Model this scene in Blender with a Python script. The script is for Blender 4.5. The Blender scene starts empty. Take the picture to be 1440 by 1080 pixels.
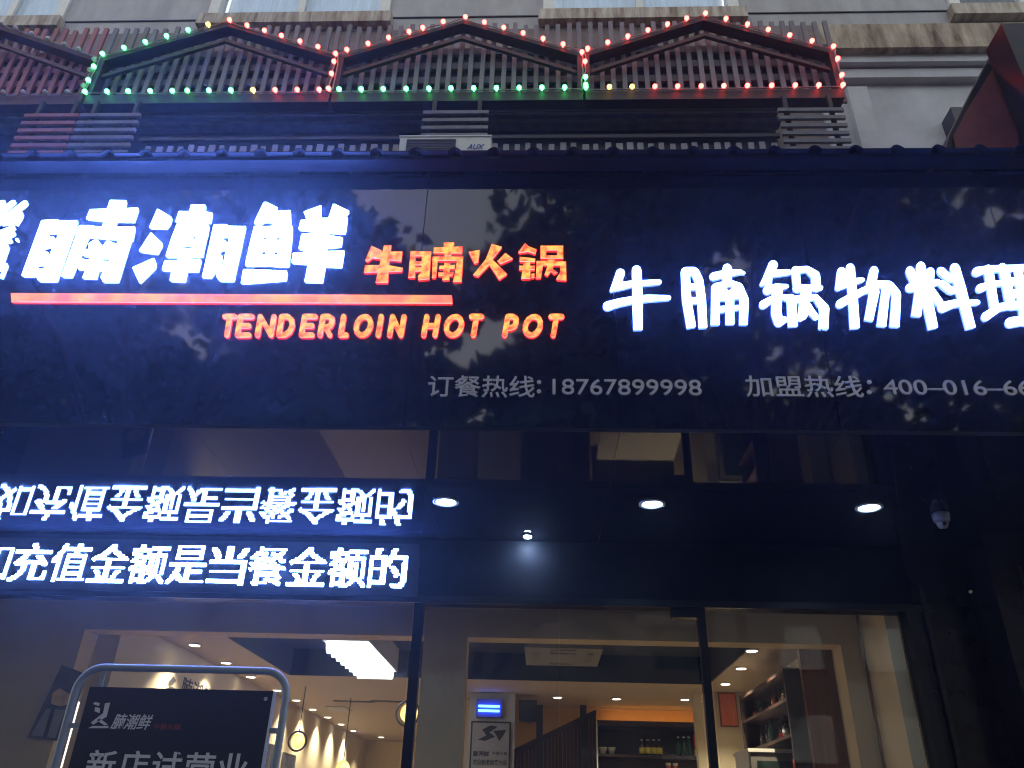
import bpy, math, random
from mathutils import Vector, Matrix
from mathutils.bvhtree import BVHTree
random.seed(7)
PI = math.pi
rad = math.radians
sc = bpy.context.scene
COL = sc.collection

# ------------------------------------------------------------------ camera
FPX = 1124.0
CAMPOS = Vector((0, 0, 1.6))
CROT = Matrix.Rotation(rad(2.8), 3, 'Z') @ Matrix.Rotation(rad(119.1), 3, 'X') @ Matrix.Rotation(rad(1.76), 3, 'Z')
cd = bpy.data.cameras.new('camera')
cam = bpy.data.objects.new('camera', cd)
COL.objects.link(cam)
cam.matrix_world = Matrix.Translation(CAMPOS) @ CROT.to_4x4()
cd.sensor_width = 36.0
cd.lens = FPX / 1440 * 36
cd.clip_end = 600
sc.camera = cam

# ------------------------------------------------------------------ sky, dusk sun, exposure
w = bpy.data.worlds.new('World')
sc.world = w
w.use_nodes = True
nt = w.node_tree
bg = nt.nodes['Background']
sky = nt.nodes.new('ShaderNodeTexSky')
sky.sky_type = 'NISHITA'
sky.sun_disc = False
sky.sun_elevation = rad(27)
sky.sun_rotation = rad(10)
sky.air_density = 1.5
sky.dust_density = 3.0
hs = nt.nodes.new('ShaderNodeHueSaturation')
hs.inputs['Saturation'].default_value = 0.22
nt.links.new(sky.outputs[0], hs.inputs['Color'])
nt.links.new(hs.outputs[0], bg.inputs['Color'])
bg.inputs['Strength'].default_value = 0.15
sd = bpy.data.lights.new('sun', 'SUN')
sd.energy = 0.05
sd.angle = rad(20)
sd.color = (1, 0.85, 0.75)
sun = bpy.data.objects.new('sun', sd)
COL.objects.link(sun)
sun.rotation_euler = (rad(86), 0, rad(170))
sc.view_settings.view_transform = 'Standard'
sc.view_settings.look = 'None'
sc.view_settings.gamma = 1
sc.view_settings.use_curve_mapping = False
sc.view_settings.exposure = 1.5
sc.cycles.use_denoising = True
sc.cycles.pixel_filter_type = 'BLACKMAN_HARRIS'
sc.cycles.filter_width = 1.1
sc.cycles.max_bounces = 8
sc.cycles.transparent_max_bounces = 16
sc.cycles.sample_clamp_indirect = 6


# ------------------------------------------------------------------ helpers
def at(px, py, Y):
    """point of the photograph on the upright plane at depth Y"""
    d = CROT @ Vector(((px - 720) / FPX, -(py - 540) / FPX, -1))
    return CAMPOS + d * (Y / d.y)


def atz(px, py, Z):
    d = CROT @ Vector(((px - 720) / FPX, -(py - 540) / FPX, -1))
    return CAMPOS + d * ((Z - CAMPOS.z) / d.z)


def mat(name, col, rough=0.6, metal=0.0, var=0.0, scale=8.0, bump=0.0, bscale=40.0, coat=0.0, ior=1.5,
        emit=None, estr=1.0, spec=0.5, col2=None, stretch=(1, 1, 1), rvar=0.0):
    m = bpy.data.materials.new(name)
    m.use_nodes = True
    t = m.node_tree
    b = t.nodes['Principled BSDF']
    b.inputs['Base Color'].default_value = (*col, 1)
    b.inputs['Roughness'].default_value = rough
    b.inputs['Metallic'].default_value = metal
    b.inputs['IOR'].default_value = ior
    b.inputs['Specular IOR Level'].default_value = spec
    b.inputs['Coat Weight'].default_value = coat
    if emit:
        b.inputs['Emission Color'].default_value = (*emit, 1)
        b.inputs['Emission Strength'].default_value = estr
    if var or bump or col2 or rvar:
        tc = t.nodes.new('ShaderNodeTexCoord')
        mp = t.nodes.new('ShaderNodeMapping')
        mp.inputs['Scale'].default_value = stretch
        t.links.new(tc.outputs['Object'], mp.inputs['Vector'])
    if var or col2:
        n = t.nodes.new('ShaderNodeTexNoise')
        n.inputs['Scale'].default_value = scale
        n.inputs['Detail'].default_value = 8
        n.inputs['Roughness'].default_value = 0.65
        t.links.new(mp.outputs[0], n.inputs['Vector'])
        r = t.nodes.new('ShaderNodeValToRGB')
        r.color_ramp.elements[0].position = 0.32
        r.color_ramp.elements[1].position = 0.68
        c2 = col2 if col2 else [min(1, c * (1 + var)) for c in col]
        c1 = col if col2 else [c * (1 - var) for c in col]
        r.color_ramp.elements[0].color = (*c1, 1)
        r.color_ramp.elements[1].color = (*c2, 1)
        t.links.new(n.outputs['Fac'], r.inputs[0])
        t.links.new(r.outputs[0], b.inputs['Base Color'])
    if rvar:
        n3 = t.nodes.new('ShaderNodeTexNoise')
        n3.inputs['Scale'].default_value = 3.1
        n3.inputs['Detail'].default_value = 10
        t.links.new(mp.outputs[0], n3.inputs['Vector'])
        mr = t.nodes.new('ShaderNodeMapRange')
        mr.inputs['From Min'].default_value = 0.35
        mr.inputs['From Max'].default_value = 0.75
        mr.inputs['To Min'].default_value = rough
        mr.inputs['To Max'].default_value = rough + rvar
        t.links.new(n3.outputs['Fac'], mr.inputs['Value'])
        t.links.new(mr.outputs[0], b.inputs['Roughness'])
    if bump:
        n2 = t.nodes.new('ShaderNodeTexNoise')
        n2.inputs['Scale'].default_value = bscale
        n2.inputs['Detail'].default_value = 4
        t.links.new(mp.outputs[0], n2.inputs['Vector'])
        bp = t.nodes.new('ShaderNodeBump')
        bp.inputs['Strength'].default_value = bump
        bp.inputs['Distance'].default_value = 0.02
        t.links.new(n2.outputs['Fac'], bp.inputs['Height'])
        t.links.new(bp.outputs[0], b.inputs['Normal'])
    return m


def emis(name, col, strength, col2=None, scale=12.0):
    m = bpy.data.materials.new(name)
    m.use_nodes = True
    t = m.node_tree
    t.nodes.remove(t.nodes['Principled BSDF'])
    e = t.nodes.new('ShaderNodeEmission')
    e.inputs[0].default_value = (*col, 1)
    e.inputs[1].default_value = strength
    t.links.new(e.outputs[0], t.nodes['Material Output'].inputs[0])
    if col2:
        tc = t.nodes.new('ShaderNodeTexCoord')
        n = t.nodes.new('ShaderNodeTexNoise')
        n.inputs['Scale'].default_value = scale
        n.inputs['Detail'].default_value = 3
        t.links.new(tc.outputs['Object'], n.inputs['Vector'])
        r = t.nodes.new('ShaderNodeValToRGB')
        r.color_ramp.elements[0].position = 0.38
        r.color_ramp.elements[1].position = 0.62
        r.color_ramp.elements[0].color = (*col, 1)
        r.color_ramp.elements[1].color = (*col2, 1)
        t.links.new(n.outputs['Fac'], r.inputs[0])
        t.links.new(r.outputs[0], e.inputs[0])
    return m


def glassmat(name, tint, dust_veil=0.02, rough=0.0, dust_veil_col=(0.5, 0.55, 0.6), vis=0.9):
    m = bpy.data.materials.new(name)
    m.use_nodes = True
    t = m.node_tree
    t.nodes.remove(t.nodes['Principled BSDF'])
    tr = t.nodes.new('ShaderNodeBsdfTransparent')
    tr.inputs[0].default_value = (*tint, 1)
    gl = t.nodes.new('ShaderNodeBsdfGlossy')
    gl.inputs['Roughness'].default_value = rough
    fr = t.nodes.new('ShaderNodeFresnel')
    ge = t.nodes.new('ShaderNodeNewGeometry')
    im = t.nodes.new('ShaderNodeMapRange')
    im.inputs['To Min'].default_value = 1.45
    im.inputs['To Max'].default_value = 1 / 1.45
    t.links.new(ge.outputs['Backfacing'], im.inputs['Value'])
    t.links.new(im.outputs[0], fr.inputs[0])
    mx = t.nodes.new('ShaderNodeMixShader')
    t.links.new(fr.outputs[0], mx.inputs[0])
    t.links.new(tr.outputs[0], mx.inputs[1])
    t.links.new(gl.outputs[0], mx.inputs[2])
    df = t.nodes.new('ShaderNodeBsdfDiffuse')
    df.inputs[0].default_value = (*dust_veil_col, 1)
    m2 = t.nodes.new('ShaderNodeMixShader')
    tc = t.nodes.new('ShaderNodeTexCoord')
    n = t.nodes.new('ShaderNodeTexNoise')
    n.inputs['Scale'].default_value = 2.5
    n.inputs['Detail'].default_value = 9
    t.links.new(tc.outputs['Object'], n.inputs['Vector'])
    mr = t.nodes.new('ShaderNodeMapRange')
    mr.inputs['From Min'].default_value = 0.3
    mr.inputs['From Max'].default_value = 0.7
    mr.inputs['To Min'].default_value = dust_veil * 0.5
    mr.inputs['To Max'].default_value = dust_veil * 1.6
    t.links.new(n.outputs['Fac'], mr.inputs['Value'])
    t.links.new(mr.outputs[0], m2.inputs[0])
    t.links.new(mx.outputs[0], m2.inputs[1])
    t.links.new(df.outputs[0], m2.inputs[2])
    t.links.new(m2.outputs[0], t.nodes['Material Output'].inputs[0])
    return m


class MB:
    def __init__(s):
        s.v = []
        s.f = []
        s.mi = []
        s.cur = 0
        s.sm = False

    def face(s, idx):
        s.f.append(idx)
        s.mi.append(s.cur)

    def box(s, x0, x1, y0, y1, z0, z1):
        o = len(s.v)
        for z in (z0, z1):
            s.v += [(x0, y0, z), (x1, y0, z), (x1, y1, z), (x0, y1, z)]
        for q in ((3, 2, 1, 0), (4, 5, 6, 7), (0, 1, 5, 4), (1, 2, 6, 5), (2, 3, 7, 6), (3, 0, 4, 7)):
            s.face([o + k for k in q])
        return s

    def hull8(s, pts):
        o = len(s.v)
        s.v += [tuple(p) for p in pts]
        for q in ((3, 2, 1, 0), (4, 5, 6, 7), (0, 1, 5, 4), (1, 2, 6, 5), (2, 3, 7, 6), (3, 0, 4, 7)):
            s.face([o + k for k in q])
        return s

    def prism(s, pts, y0, y1, face_mi=None):
        """pts: (x, z) outline, extruded from y0 (front) to y1"""
        a = sum(pts[i][0] * pts[(i + 1) % len(pts)][1] - pts[(i + 1) % len(pts)][0] * pts[i][1] for i in range(len(pts)))
        if a < 0:
            pts = pts[::-1]
        o = len(s.v)
        n = len(pts)
        s.v += [(p[0], y0, p[1]) for p in pts] + [(p[0], y1, p[1]) for p in pts]
        c = s.cur
        if face_mi is not None:
            s.cur = face_mi
        s.face([o + k for k in range(n)])
        s.cur = c
        s.face([o + n + k for k in reversed(range(n))])
        for k in range(n):
            j = (k + 1) % n
            s.face([o + k, o + n + k, o + n + j, o + j])
        return s

    def tube(s, pts, r, n=8, close=False):
        pts = [Vector(p) for p in pts]
        o = len(s.v)
        m = len(pts)
        prev = None
        for i, p in enumerate(pts):
            if close:
                d = pts[(i + 1) % m] - pts[i - 1]
            else:
                d = pts[min(i + 1, m - 1)] - pts[max(i - 1, 0)]
            d.normalize()
            if prev is None:
                u = d.orthogonal().normalized()
            else:
                u = (prev - d * prev.dot(d)).normalized()
            prev = u
            v = d.cross(u)
            rr = r[i] if isinstance(r, (list, tuple)) else r
            for k in range(n):
                a = 2 * PI * k / n
                s.v.append(tuple(p + (u * math.cos(a) + v * math.sin(a)) * rr))
        for i in range(m if close else m - 1):
            for k in range(n):
                a = o + i * n + k
                b = o + i * n + (k + 1) % n
                i2 = (i + 1) % m
                s.face([a, b, o + i2 * n + (k + 1) % n, o + i2 * n + k])
        if not close:
            s.face([o + k for k in reversed(range(n))])
            s.face([o + (m - 1) * n + k for k in range(n)])
        return s

    def lathe(s, prof, c, n=20, axis='z'):
        """prof: (r, h) pairs"""
        o = len(s.v)
        for r, h in prof:
            for k in range(n):
                a = 2 * PI * k / n
                x, y = r * math.cos(a), r * math.sin(a)
                if axis == 'z':
                    s.v.append((c[0] + x, c[1] + y, c[2] + h))
                elif axis == 'y':
                    s.v.append((c[0] + x, c[1] + h, c[2] - y))
                else:
                    s.v.append((c[0] + h, c[1] + x, c[2] + y))
        for i in range(len(prof) - 1):
            for k in range(n):
                s.face([o + i * n + k, o + i * n + (k + 1) % n, o + (i + 1) * n + (k + 1) % n, o + (i + 1) * n + k])
        if prof[0][0] > 1e-5:
            s.face([o + k for k in reversed(range(n))])
        if prof[-1][0] > 1e-5:
            s.face([o + (len(prof) - 1) * n + k for k in range(n)])
        return s

    def build(s, name, mats, parent=None, origin=None, smooth=False):
        if not isinstance(mats, (list, tuple)):
            mats = [mats]
        off = Vector((0, 0, 0))
        p = parent
        while p is not None:
            off += p.location
            p = p.parent
        if parent is None and origin is not None:
            off = Vector(origin)
        me = bpy.data.meshes.new(name)
        me.from_pydata([(a[0] - off.x, a[1] - off.y, a[2] - off.z) for a in s.v], [], s.f)
        for m in mats:
            me.materials.append(m)
        for i, pl in enumerate(me.polygons):
            pl.material_index = s.mi[i]
            pl.use_smooth = smooth
        me.update()
        o = bpy.data.objects.new(name, me)
        COL.objects.link(o)
        if parent is not None:
            o.parent = parent
        else:
            o.location = off
        return o


def thing(name, loc, label, cat, group=None):
    o = bpy.data.objects.new(name, None)
    COL.objects.link(o)
    o.location = loc
    o.empty_display_size = 0.2
    return tag(o, label, cat, group)


def tag(o, label, cat, group=None):
    o['label'] = label
    o['category'] = cat
    if group:
        o['group'] = group
    return o


def structure(o):
    o['kind'] = 'structure'
    return o


def Box(x0, x1, y0, y1, z0, z1):
    return MB().box(x0, x1, y0, y1, z0, z1)


# ------------------------------------------------------------------ materials
M = {}
M['gloss'] = mat('glossy_black_panel', (0.004, 0.005, 0.010), rough=0.03, ior=1.65, bump=0.012, bscale=1.3, rvar=0.03, var=0.3, scale=3)
M['soffit'] = mat('glossy_black_soffit', (0.008, 0.009, 0.014), rough=0.02, ior=1.45, spec=0.15, bump=0.006, bscale=1.1, rvar=0.04)
M['blackmetal'] = mat('black_painted_metal', (0.006, 0.006, 0.008), spec=0.2, rough=0.35, var=0.3, scale=6, bump=0.05)
M['header'] = mat('satin_black_panel', (0.006, 0.007, 0.012), spec=0.08, rough=0.5, var=0.3, scale=4)
M['frame'] = mat('black_aluminium', (0.008, 0.009, 0.012), spec=0.25, rough=0.3, var=0.2)
M['roofsheet'] = mat('dark_corrugated_sheet', (0.008, 0.008, 0.010), spec=0.15, rough=0.6, var=0.35, scale=5, bump=0.1)
M['stone'] = mat('black_stone', (0.008, 0.007, 0.010), spec=0.2, rough=0.22, var=0.5, scale=9)
M['plaster'] = mat('grey_plaster', (0.31, 0.31, 0.315), rough=0.9, var=0.22, scale=1.4, bump=0.2, stretch=(1.6, 1, .5))
M['whitewall'] = mat('pale_painted_wall', (0.46, 0.47, 0.50), rough=0.85, var=0.18, scale=1.6, bump=0.1)
M['brownwall'] = mat('brown_plaster', (0.16, 0.13, 0.12), rough=0.9, var=0.3, scale=2, bump=0.15)
M['stained'] = mat('rust_stained_ledge', (0.09, 0.05, 0.03), rough=0.9, col2=(0.46, 0.40, 0.30), scale=2.6, bump=0.2, stretch=(2.5, 1, 0.5))
M['winframe'] = mat('white_window_frame', (0.55, 0.55, 0.52), rough=0.5, var=0.08)
M['curtain'] = mat('pale_curtain', (0.72, 0.78, 0.82), rough=0.9, var=0.12, scale=5, stretch=(6, 1, 0.3))
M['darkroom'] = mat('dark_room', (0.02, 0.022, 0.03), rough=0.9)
M['slat'] = mat('grey_timber_slat', (0.15, 0.15, 0.175), rough=0.7, var=0.3, scale=5, bump=0.15, stretch=(1, 1, 0.2))
M['rail'] = mat('dark_grey_rail', (0.09, 0.085, 0.10), rough=0.8, var=0.3)
M['slatred'] = mat('maroon_timber_slat', (0.27, 0.09, 0.10), rough=0.65, var=0.25, scale=5, bump=0.15, stretch=(1, 1, 0.2))
M['gable'] = mat('dark_brown_board', (0.008, 0.007, 0.009), rough=0.6, var=0.3, bump=0.1)
M['gablered'] = mat('dark_maroon_board', (0.07, 0.02, 0.025), rough=0.6, var=0.3, bump=0.1)
M['redpanel'] = mat('red_panel', (0.17, 0.036, 0.03), rough=0.6, var=0.3, scale=3, bump=0.05)
M['wire'] = mat('grey_cable', (0.2, 0.2, 0.22), rough=0.5)
M['acwhite'] = mat('white_ac_casing', (0.80, 0.82, 0.78), rough=0.45, var=0.06)
M['acgrille'] = mat('grey_ac_grille', (0.16, 0.15, 0.14), rough=0.6)
M['acblue'] = mat('blue_print', (0.05, 0.06, 0.35), rough=0.5)
M['cream'] = mat('cream_paint', (0.52, 0.45, 0.33), rough=0.85, var=0.05, scale=2, bump=0.03)
M['warmcream'] = mat('warm_lobby_paint', (0.60, 0.47, 0.29), rough=0.85, var=0.06, scale=2, bump=0.04)
M['cassette'] = mat('grey_cassette_plastic', (0.2, 0.195, 0.18), rough=0.6)
M['sill'] = mat('weathered_sill', (0.16, 0.115, 0.08), rough=0.9, col2=(0.52, 0.48, 0.41), scale=3.4, bump=0.2, stretch=(3, 1, 0.4))
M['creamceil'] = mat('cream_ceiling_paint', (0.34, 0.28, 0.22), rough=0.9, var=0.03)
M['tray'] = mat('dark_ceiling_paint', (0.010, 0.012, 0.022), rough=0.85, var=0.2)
M['floor'] = mat('brown_floor_tile', (0.42, 0.33, 0.23), rough=0.3, var=0.2)
M['wood'] = mat('brown_wood', (0.16, 0.04, 0.012), rough=0.5, var=0.35, scale=4, stretch=(8, 8, 0.6))
M['darkwood'] = mat('dark_wood', (0.026, 0.009, 0.006), rough=0.5, var=0.4, scale=5, stretch=(8, 8, 0.6))
M['orangewall'] = mat('warm_cream_wall', (0.62, 0.42, 0.2), rough=0.85, var=0.05)
M['chrome'] = mat('satin_steel', (0.55, 0.56, 0.58), rough=0.28, metal=0.9, var=0.1)
M['tubing'] = mat('pale_grey_tube', (0.22, 0.27, 0.32), rough=0.45, metal=0.0, var=0.1)
M['poster'] = mat('navy_poster', (0.010, 0.011, 0.024), rough=0.35, var=0.2)
M['print'] = mat('pale_print', (0.55, 0.58, 0.62), rough=0.6)
M['printred'] = mat('red_print', (0.24, 0.05, 0.04), rough=0.6)
M['greyletter'] = mat('grey_letter', (0.62, 0.63, 0.68), rough=0.4, var=0.05)
M['black'] = mat('black_plastic', (0.01, 0.01, 0.012), rough=0.4)
M['camgrey'] = mat('grey_camera_plastic', (0.28, 0.28, 0.32), rough=0.35)
M['white'] = mat('white_lacquer', (0.68, 0.68, 0.64), rough=0.35)
M['paper'] = mat('grey_paper', (0.30, 0.30, 0.31), rough=0.7, var=0.1)
M['ink'] = mat('dark_ink', (0.03, 0.03, 0.035), rough=0.7)
M['redart'] = mat('red_picture', (0.45, 0.07, 0.03), rough=0.6, col2=(0.55, 0.16, 0.07), scale=7, stretch=(5, 5, 0.6))
M['artdark'] = mat('dark_picture', (0.02, 0.025, 0.06), rough=0.5, col2=(0.12, 0.13, 0.17), scale=6)
M['artorange'] = mat('orange_picture', (0.9, 0.48, 0.22), rough=0.6, var=0.4, scale=14)
M['bottle'] = mat('brown_bottle', (0.03, 0.014, 0.006), rough=0.12, coat=0.5)
M['greenbottle'] = mat('green_bottle', (0.01, 0.06, 0.025), rough=0.12, coat=0.5)
M['yellow'] = mat('yellow_label', (0.85, 0.78, 0.12), rough=0.6, var=0.2, scale=60)
M['redlabel'] = mat('red_label', (0.9, 0.05, 0.03), rough=0.5, var=0.3, scale=50)
M['jar'] = mat('amber_jar', (0.35, 0.09, 0.05), rough=0.2)
M['glassdark'] = mat('dark_fridge_glass', (0.02, 0.035, 0.03), rough=0.06, var=0.3)
M['asphalt'] = mat('asphalt', (0.05, 0.05, 0.052), rough=0.85, var=0.25, scale=30, bump=0.4, bscale=200)
M['paving'] = mat('grey_paving', (0.05, 0.048, 0.046), rough=0.8, var=0.2, scale=4, bump=0.2)
M['kerb'] = mat('kerb_stone', (0.28, 0.27, 0.26), rough=0.8, var=0.15)
M['bark'] = mat('bark', (0.07, 0.05, 0.04), rough=0.9, var=0.4, bump=0.5)
M['leaf'] = mat('dark_leaf', (0.035, 0.06, 0.022), rough=0.6, col2=(0.07, 0.10, 0.035), scale=1.5)
M['facadefar'] = mat('far_facade', (0.07, 0.068, 0.065), rough=0.9, var=0.15, scale=1)
M['marking'] = mat('road_paint', (0.7, 0.7, 0.68), rough=0.7, var=0.15, scale=20)
M['glass'] = glassmat('shop_glass', (0.95, 0.96, 0.95), dust_veil=0.006)  # diffuse film added to give the panes a pale lens-flare veil
M['winglass'] = glassmat('window_glass', (0.92, 0.96, 1.0), dust_veil=0.02)
M['bulboff'] = mat('frosted_bulb', (0.5, 0.45, 0.5), rough=0.3)

BLUEW = (0.42, 0.60, 1.0)
M['ledwhite'] = emis('white_led_letter', (0.12, 0.24, 1.0), 88)
M['ledwhite2'] = emis('white_led_letter_right', (0.10, 0.20, 1.0), 20)
M['ledorange'] = emis('orange_led_face', (0.5, 0.045, 0.025), 1.0, col2=(0.85, 0.27, 0.055), scale=22)
M['ledred'] = emis('red_led_edge', (3.2, 0.08, 0.07), 3)
M['ledbar'] = emis('red_orange_led_bar', (0.7, 0.09, 0.07), 1.0, col2=(0.8, 0.19, 0.06), scale=5)
M['leddots'] = emis('white_led_dots', (0.13, 0.27, 1.0), 60)
M['downlight'] = emis('cool_downlight', (0.4, 0.6, 1.0), 26)
M['warmdown'] = emis('warm_downlight', (1.0, 0.85, 0.68), 6)
M['tubelight'] = emis('white_tube_light', (0.85, 0.92, 1.0), 3)
M['coveglow'] = emis('amber_cove_strip', (1.0, 0.42, 0.08), 4)
M['pendant'] = emis('amber_pendant', (1.0, 0.45, 0.07), 0.8, col2=(1.0, 0.85, 0.35), scale=9)
M['uvblue'] = emis('blue_tube', (0.05, 0.18, 1.0), 5)
M['bulbgreen'] = emis('green_bulb', (0.06, 1.0, 0.20), 5)
M['bulbred'] = emis('red_bulb', (1.0, 0.05, 0.04), 7)
M['bulbyellow'] = emis('yellow_bulb', (1.0, 0.55, 0.08), 3)

# ------------------------------------------------------------------ ground and street (behind the camera, seen in the gloss)
structure(Box(-60, 60, -4.2, 5.92, -0.3, 0).build('pavement', M['paving']))
structure(Box(-60, 60, -4.4, -4.204, -0.3, 0.004).build('kerb', M['kerb']))
structure(Box(-150, 150, -150, 60, -0.6, -0.304).build('ground', M['asphalt']))
structure(Box(-60, 60, -12.4, -4.404, -0.3, -0.13).build('road', M['asphalt']))
structure(Box(-60, 60, -12.6, -12.404, -0.3, 0.004).build('kerb', M['kerb']))
structure(Box(-60, 60, -60, -12.604, -0.3, 0).build('pavement', M['paving']))
rm = MB()
for k in range(-10, 11):
    rm.box(k * 6 - 1, k * 6 + 1, -8.46, -8.34, -0.13, -0.126)
structure(rm.build('road_marking', M['marking']))


def tree(x, y, h, r, label, n=7000, seed=1, squash=0.75, gaps=()):
    rnd = random.Random(seed)
    t = thing('street_tree', (x, y, 0), label, 'tree', 'street trees across from the shop')
    tr = MB()
    tr.tube([(x, y, 0), (x + .1, y, h * .22), (x - .05, y + .1, h * .45)], [.19, .15, .1], 8)
    clumps = []
    for k in range(34):
        a = rnd.uniform(0, 2 * PI)
        e = rnd.uniform(-0.6, 1)
        q = rnd.uniform(.35, 1)
        c = Vector((x + math.cos(a) * r * q * math.sqrt(max(0.05, 1 - e * e * .6)), y + math.sin(a) * r * q * .8,
                    h - r * squash + e * r * squash * rnd.uniform(.6, 1)))
        clumps.append((c, rnd.uniform(.55, 1.15) * r / 3.2))
    for c, cr in clumps[:12]:
        tr.tube([(x, y, h * .4), ((x + c.x) / 2, (y + c.y) / 2, (h * .45 + c.z) / 2 + .2), tuple(c)], [.09, .05, .015], 5)
    tr.build('trunk', M['bark'], t, smooth=True)
    lf = MB()
    for k in range(n):
        c, cr = rnd.choice(clumps)
        d = Vector((rnd.gauss(0, 1), rnd.gauss(0, 1), rnd.gauss(0, 1))).normalized() * cr * rnd.uniform(.2, 1.0) ** .6
        p = c + Vector((d.x * 1.25, d.y * 1.1, d.z * .75))
        if any(((p.x - g[0]) / g[2]) ** 2 + ((p.z - g[1]) / g[3]) ** 2 < rnd.uniform(.5, 1.3) for g in gaps):
            continue
        u = Vector((rnd.gauss(0, 1), rnd.gauss(0, 1), rnd.gauss(0, .5))).normalized()
        v = u.orthogonal().normalized()
        s1, s2 = rnd.uniform(.10, .22), rnd.uniform(.06, .12)
        o = len(lf.v)
        lf.v += [tuple(p - u * s1), tuple(p + v * s2), tuple(p + u * s1), tuple(p - v * s2)]
        lf.face([o, o + 1, o + 2, o + 3])
    lf.build('crown', M['leaf'], t)


tree(3.1, -3.4, 13.2, 4.2, 'tall leafy street tree nearest the crossing, right of the parked view', 22000, 3, gaps=((3.85, 11.6, .36, .75), (4.15, 12.15, .6, .22), (3.4, 11.75, .4, .16), (1.05, 7.5, .55, .25), (1.8, 11.7, .2, .22), (5.2, 9.2, .3, .25)))
tree(-6.6, -3.6, 12.6, 3.8, 'tall leafy street tree on the left kerb', 17000, 5)
tree(-1.5, -3.4, 8.2, 2.7, 'small leafy street tree between the two tall ones', 14000, 11)
tree(9.0, -3.3, 12.2, 4.4, 'tall leafy street tree at the right end of the kerb', 18000, 8)
tree(-12.0, -3.6, 11.5, 3.6, 'tall leafy street tree at the left end of the kerb', 9000, 9)
for (x0, x1, hh, lb) in ((-30, -9, 12, 'plain grey block with square windows across the road, left'),
                         (-8.6, 7, 9.5, 'lower grey block with square windows across the road, middle'),
                         (7.4, 30, 13, 'tall grey block with square windows across the road, right')):
    b = thing('opposite_building', ((x0 + x1) / 2, -20, 0), lb, 'building', 'buildings across the road')
    Box(x0, x1, -26, -18, 0, hh).build('wall', M['facadefar'], b)
    for fz in range(1, int(hh // 3)):
        xx = x0 + 1
        while xx < x1 - 1.5:
            Box(xx, xx + 1.5, -17.99, -17.9, fz * 3 + .8, fz * 3 + 2.3).build('window', M['glassdark'], b)
            xx += 2.9

# ------------------------------------------------------------------ upper building
YW = 6.9
bld = thing('apartment_building', (0, 8, 0), 'grey plaster apartment building with curtained windows above the shop', 'building')
zs = at(700, 26, YW).z          # sill height
zt = zs + 1.7
wins = [(at(-70, 14, YW).x, at(96, 14, YW).x, 0), (at(296, 14, YW).x, at(549, 14, YW).x, 0),
        (at(764, 14, YW).x, at(1038, 10, YW).x, 0), (at(1334, 10, YW).x, at(1560, 10, YW).x, 1)]
wl = MB()
wl.box(-11, 11, YW, YW + .3, 6.0, zs)
wl.box(-11, 11, YW, YW + .3, zt, 13.6)
xs = [-11] + [v for wq in wins for v in wq[:2]] + [11]
for k in range(0, len(xs), 2):
    wl.box(xs[k], xs[k + 1], YW, YW + .3, zs, zt)
wl.build('wall', M['plaster'], bld)
Box(-11, 11, YW - .012, YW - .001, 6.1, at(700, 42, YW).z).build('lower_wall', M['brownwall'], bld)
Box(-11, 11, YW - .02, YW - .0005, zs + .02, zs + .035).build('groove_strip', M['black'], bld)
for (x0, x1, dark) in wins:
    wf = MB()
    fw = .14
    wf.box(x0, x0 + fw, YW - .04, YW + .12, zs, zt)
    wf.box(x1 - fw, x1, YW - .04, YW + .12, zs, zt)
    wf.box(x0 + fw, x1 - fw, YW + .02, YW + .12, zs, zs + .05)
    wf.box(x0 + fw, x1 - fw, YW - .04, YW + .12, zt - .12, zt)
    xm = (x0 + x1) / 2
    wf.box(xm - .045, xm + .045, YW + .03, YW + .1, zs + .05, zt - .12)
    fo = wf.build('window', M['winframe'], bld)
    for (a, b_) in ((x0 + fw, xm - .045), (xm + .045, x1 - fw)):
        Box(a, b_, YW + .06, YW + .068, zs + .05, zt - .12).build('pane', M['winglass'], fo)
    if dark:
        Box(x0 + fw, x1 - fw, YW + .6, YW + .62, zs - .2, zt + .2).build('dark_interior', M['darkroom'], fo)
        Box(x0 + fw + .02, x0 + .6, YW + .15, YW + .16, zs + .02, zs + .35).build('blind', M['curtain'], fo)
    else:
        cu = MB()
        n = 46
        o = 0
        cu.v = []
        for k in range(n + 1):
            x = x0 + fw + (x1 - x0 - 2 * fw) * k / n
            y = YW + .18 + .025 * math.sin(k * 1.9) + .012 * math.sin(k * .7)
            cu.v += [(x, y, zs), (x, y, zt)]
        for k in range(n):
            cu.face([2 * k, 2 * k + 2, 2 * k + 3, 2 * k + 1])
        cu.build('curtain', M['curtain'], fo, smooth=True)
    Box(x0 - .06, x1 + .06, YW - .14, YW - .015, at(700, 40, YW).z, zs).build('sill', M['sill'], fo)
# cornice on the right
Y1 = YW - .35
X1 = at(1150, 50, Y1).x


def zz(py, Y, px=1300):
    return at(px, py, Y).z


cor = [(33, 66, Y1, 'stained'), (76, 86, Y1 + .1, 'whitewall'), (96, 108, Y1 + .18, 'whitewall')]
for (a, b_, yy, mm) in cor:
    Box(X1, 9.5, yy, YW - .013, zz(b_, yy), zz(a, yy)).build('cornice', M[mm], bld)
zlast = zz(108, Y1 + .18)
Box(X1, 9.5, YW - .06, YW - .013, 6.1, zz(66, Y1)).build('side_wall', M['whitewall'], bld)
Box(at(1198, 160, YW - .1).x, at(1212, 160, YW - .1).x + .12, YW - .14, YW - .061, 6.1, zlast - .12).build('pilaster', M['whitewall'], bld)
Box(at(1333, 165, YW - .2).x, at(1375, 165, YW - .2).x, YW - .3, YW - .061, at(1340, 182, YW - .2).z, at(1340, 160, YW - .2).z).build('vent_box', M['black'], bld)
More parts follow.
